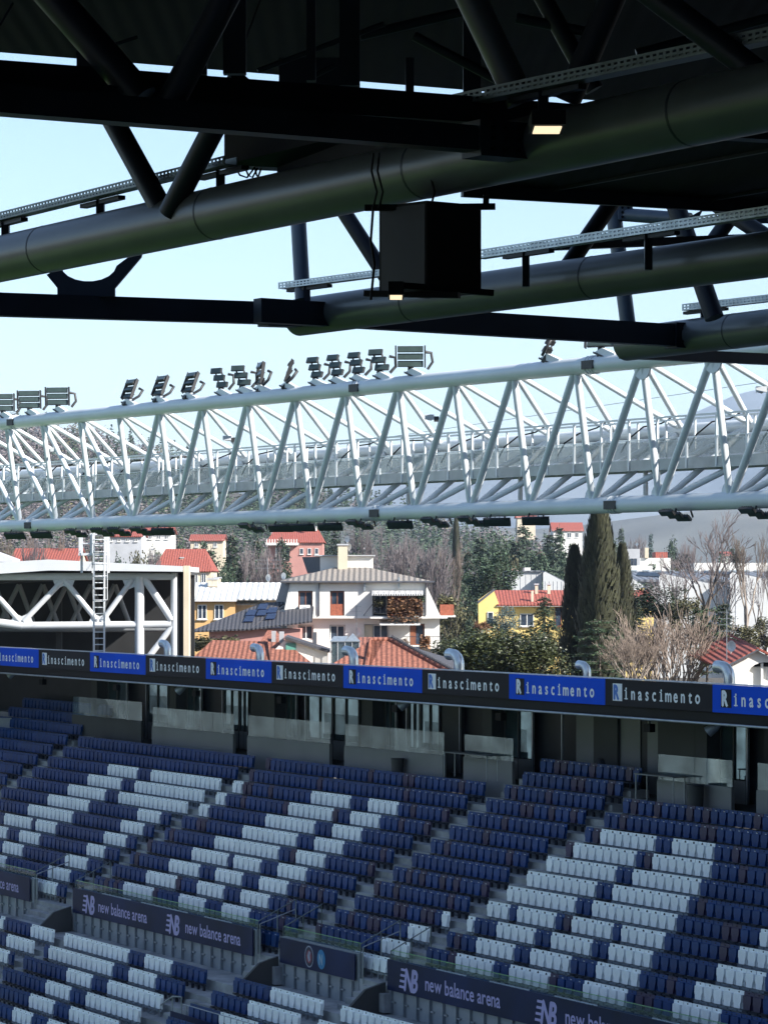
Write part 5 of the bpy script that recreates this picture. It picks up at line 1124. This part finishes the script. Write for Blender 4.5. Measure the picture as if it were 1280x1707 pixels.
# white sheds with sawtooth roofs
def shed(lab, x0, x1, ye, Y, peak, yp, base=1130):
    b = Bld('white_shed', lab, (x0+x1)/2, Y, 'warehouse', 'white industrial sheds behind the trees'); b.prism('front_wall', 'shedwall', [(x0, base), (x0, ye), (peak, yp), (x1, ye+18), (x1, base)], 0, .4)
    b.sheet('roof', 'greyroof', [(peak, yp-1, 0), (x1+2, ye+17, 0), (x1+2, ye+14, 30), (peak, yp-4, 30)], .2); b.sheet('roof', 'greyroof', [(x0, ye-1, 0), (peak, yp-1, 0), (peak, yp-4, 30), (x0, ye-4, 30)], .2)
    for k in range(6): b.box('wall_joint', 'greywall', x0 + (x1-x0)*(k+.5)/6-.2, x0 + (x1-x0)*(k+.5)/6+.2, ye+14, base, -.04, -.002)
    return b
shed('white shed behind the yellow house, its gable left of the cypresses', 905, 946, 955, 330, 908, 953)
bb = Bld('white_shed', 'flat white shed wall at the left behind the yellow house', 877, 332, 'warehouse', 'white industrial sheds behind the trees')
bb.box('wall', 'shedwall', 849, 903, 953, 1130, 0, 20); bb.box('roof_edge', 'greyroof', 848, 904, 951, 952.8, -.3, 20); bb.box('roof_vent', 'pink', 851, 866, 947, 951, 3, 8); bb.box('roof_vent', 'stucco', 876, 886, 946, 951, 3, 7)
for k in range(5): bb.box('wall_joint', 'greywall', 858+k*9, 858.5+k*9, 956, 1130, -.04, -.002)
shed('white shed with sloping grey roof right of the cypresses', 1040, 1078, 962, 320, 1043, 958); shed('white shed gable behind the low bare tree', 1098, 1216, 962, 318, 1103, 956); shed('large white shed gable at the right edge', 1216, 1330, 958, 316, 1220, 954)
bb = Bld('long_grey_roof', 'long dark grey industrial roof stretching behind the white sheds', 1160, 350, 'warehouse')
bb.sheet('roof', 'greyroof', [(1030, 966, 0), (1340, 966, 0), (1340, 951, 25), (1030, 951, 25)], .3); bb.box('wall', 'greywall', 1030, 1340, 967, 1130, .5, 25)
bb.box('roof_ledge', 'stucco', 1048, 1120, 941, 951, 26, 40); bb.box('roof_ledge', 'stucco', 1195, 1340, 936, 951, 26, 40)
for k in range(12): bb.box('skylight', 'galv', 1055+k*22, 1066+k*22, 949, 951.5, 22, 24)
bb = Bld('flat_roof_block', 'grey flat-roofed block with tower stubs below the far trees', 1062, 480, 'building')
bb.box('wall', 'greywall', 1040, 1066, 915, 1000, 0, 8); bb.box('wall', 'stucco', 1066, 1118, 930, 1000, 1, 9); bb.box('tower', 'beige', 1075, 1081, 913, 930, .5, 2.5); bb.box('roof', 'tile2', 1094, 1114, 920, 930, 2, 8)
for x in (1050, 1056): bb.window(x, x+5, 931, 945, -.05, 'slate', 'window', 0, False)
bb.dish(1062, 907, 1, .5)
gable_house('hillside_villa', 'white hillside villa with red roof above the cypress, left', 922, 970, 884, 870, 700, 'stucco', 'tile2', 12, 930, wins=((930,937,888,896),(945,952,888,896),(958,964,888,896)))
gable_house('hillside_house', 'tiny far house with red roof among trees right of the tall bare tree', 1205, 1222, 925, 919, 620, 'stucco', 'tile2', 8, 960)
gable_house('hillside_house', 'tiny pale house high on the wooded slope above the conifers', 862, 892, 862, 855, 900, 'beige', 'tile2', 10, 900)
# right-hand white house with an arch
b = Bld('arched_house', 'white gabled house with dark arched opening and red roof at the right edge', 1250, 152, 'house')
K = [(1218, 1200), (1218, 1108), (1262, 1085), (1345, 1128), (1345, 1200), (1302, 1200)] + [(1274 + 28*math.cos(t), 1126 - 22*math.sin(t)) for t in [math.pi*k/10 for k in range(11)]] + [(1246, 1200)]
b.prism('front_wall', 'stucco', K, 0, .35); b.box('dark_porch', 'darkwall', 1243, 1305, 1095, 1200, 1.5, 1.7); b.box('porch_post', 'frame', 1268, 1272, 1106, 1200, .1, .3)
b.sheet('roof', 'tile2', [(1200, 1112, -.35), (1262, 1079, -.35), (1240, 1066, 9), (1178, 1098, 9)]); b.sheet('roof', 'tile2', [(1262, 1079, -.35), (1350, 1124, -.35), (1345, 1110, 9), (1240, 1066, 9)])
b.prism('verge', 'slate', [(1199, 1114), (1262, 1081), (1262, 1084), (1200, 1117)], -.4, .1); b.box('wall', 'stucco', 1222, 1345, 1112, 1200, .36, 1.4)
b.dish(1218, 1077, -.1, .50); b.aerial(1212, 1016, 1100, .4, 4, .5)
# front terracotta roofs just behind the stand
b = Bld('terracotta_house', 'low house with old terracotta tile roof in front of the mansard house, left', 430, 158, 'house')
b.sheet('roof', 'tile', [(300, 1118, -2), (455, 1122, -2), (440, 1072, 5), (345, 1078, 5)]); b.sheet('roof', 'tile', [(455, 1122, -2), (545, 1122, -2), (490, 1085, 2.5), (440, 1072, 5)]); b.box('wall', 'beige', 310, 540, 1119, 1300, -.5, 5)
b.sheet('roof', 'tile', [(420, 1085, 4), (470, 1075, 6), (452, 1056, 8), (436, 1060, 8)])
b.box('chimney', 'greywall', 448, 455, 1054, 1076, 4, 4.4); b.box('chimney', 'greywall', 461, 469, 1055, 1076, 4, 4.4)
b.prism('dormer_wall', 'stucco', [(456, 1120), (456, 1084), (474, 1066), (545, 1090), (545, 1120)], 2.6, .2); b.sheet('dormer_roof', 'darktile', [(473, 1062, 2.3), (473, 1062, 7), (548, 1086, 7), (548, 1086, 2.3)], .15); b.box('shutter', 'teal', 474, 491, 1074, 1085, 2.5, 2.58); b.box('chimney', 'slate', 518, 525, 1056, 1078, 4, 4.3)
b = Bld('conservatory', 'small glass conservatory with pointed roof beside the hipped terracotta roof', 575, 160, 'conservatory')
b.box('glass_wall', 'balglass', 551, 600, 1070, 1120, 0, .05); b.box('glass_wall', 'window', 552, 599, 1071, 1120, 1.6, 1.7)
for x in (551, 563, 575, 587, 599): b.box('frame_post', 'greywall', x-.6, x+.6, 1069, 1120, -.05, .0)
b.sheet('roof', 'bluefol' if False else 'galv', [(574, 1069, -.1), (601, 1069, -.1), (588, 1056, .9)], .04); b.sheet('roof', 'galv', [(550, 1069, -.1), (574, 1069, -.1), (580, 1061, 1.0), (556, 1061, 1.0)], .04)
b = Bld('hip_roof_house', 'house with large terracotta hipped roof right above the boards', 645, 150, 'house')
b.sheet('roof', 'tile', [(520, 1126, -3), (608, 1126, -3), (640, 1069, 3.2), (618, 1069, 3.2)]); b.sheet('roof', 'tile', [(608, 1126, -3), (762, 1126, -3), (650, 1069, 3.2), (618, 1069, 3.2)])
b.sheet('roof', 'darktile', [(762, 1126, -3), (772, 1108, 6), (650, 1069, 3.2)]); b.box('wall', 'stucco', 530, 752, 1127, 1300, -1.5, 6)
b.prism('hip_ridge', 'tile', [(616, 1066.5), (622, 1066.5), (612, 1126), (604, 1126)], -.2, .3).location = (0, -.0, .0)
bpy.data.objects.remove(b.o.children[-1])
rg = MB()
rg.pipe([b.P(608, 1125, -3), b.P(618, 1068, 3.2)], .13, 8); rg.pipe([b.P(762, 1125, -3), b.P(650, 1068, 3.2)], .15, 8); rg.pipe([b.P(618,1068,3.2), b.P(650,1068,3.2)], .13, 8); rg.build('ridge_tiles', M['tile'], b.o)
rb = MB()
for i in range(34):
    t = i/34; q = b.P(762, 1125, -3).lerp(b.P(650, 1068, 3.2), t); rb.box(q.x-.04, q.x+.06, q.y, q.y+.25, q.z, q.z+.30)
rb.build('snow_guard', M['slate'], b.o)
b = Bld('terracotta_house', 'roof with dark tiles directly behind the hipped terracotta roof', 620, 172, 'house')
b.sheet('roof', 'tile', [(550, 1085, -1), (690, 1085, -1), (650, 1064, 4), (598, 1064, 4)]); b.box('wall', 'stucco', 560, 700, 1086, 1300, 0, 4)
# low white wall right of the mansard house
# ================================================================== AIR
hz = MB().box(-5000, 5000, -300, 9000, -60, 560).build('haze', bpy.data.materials.new('haze_air')); tag(hz, kind='stuff')
hm = hz.data.materials[0]; hm.use_nodes = True; ht = hm.node_tree; ht.nodes.clear()
pv = ht.nodes.new('ShaderNodeVolumePrincipled'); pv.inputs['Color'].default_value = (0.62, 0.78, 1.0, 1); pv.inputs['Density'].default_value = HAZE; pv.inputs['Anisotropy'].default_value = 0.0
mo = ht.nodes.new('ShaderNodeOutputMaterial'); ht.links.new(pv.outputs[0], mo.inputs['Volume']); hz.display_type = 'WIRE'
SC.cycles.volume_bounces = 0; SC.cycles.max_bounces = 8
print('objects', len(bpy.data.objects))
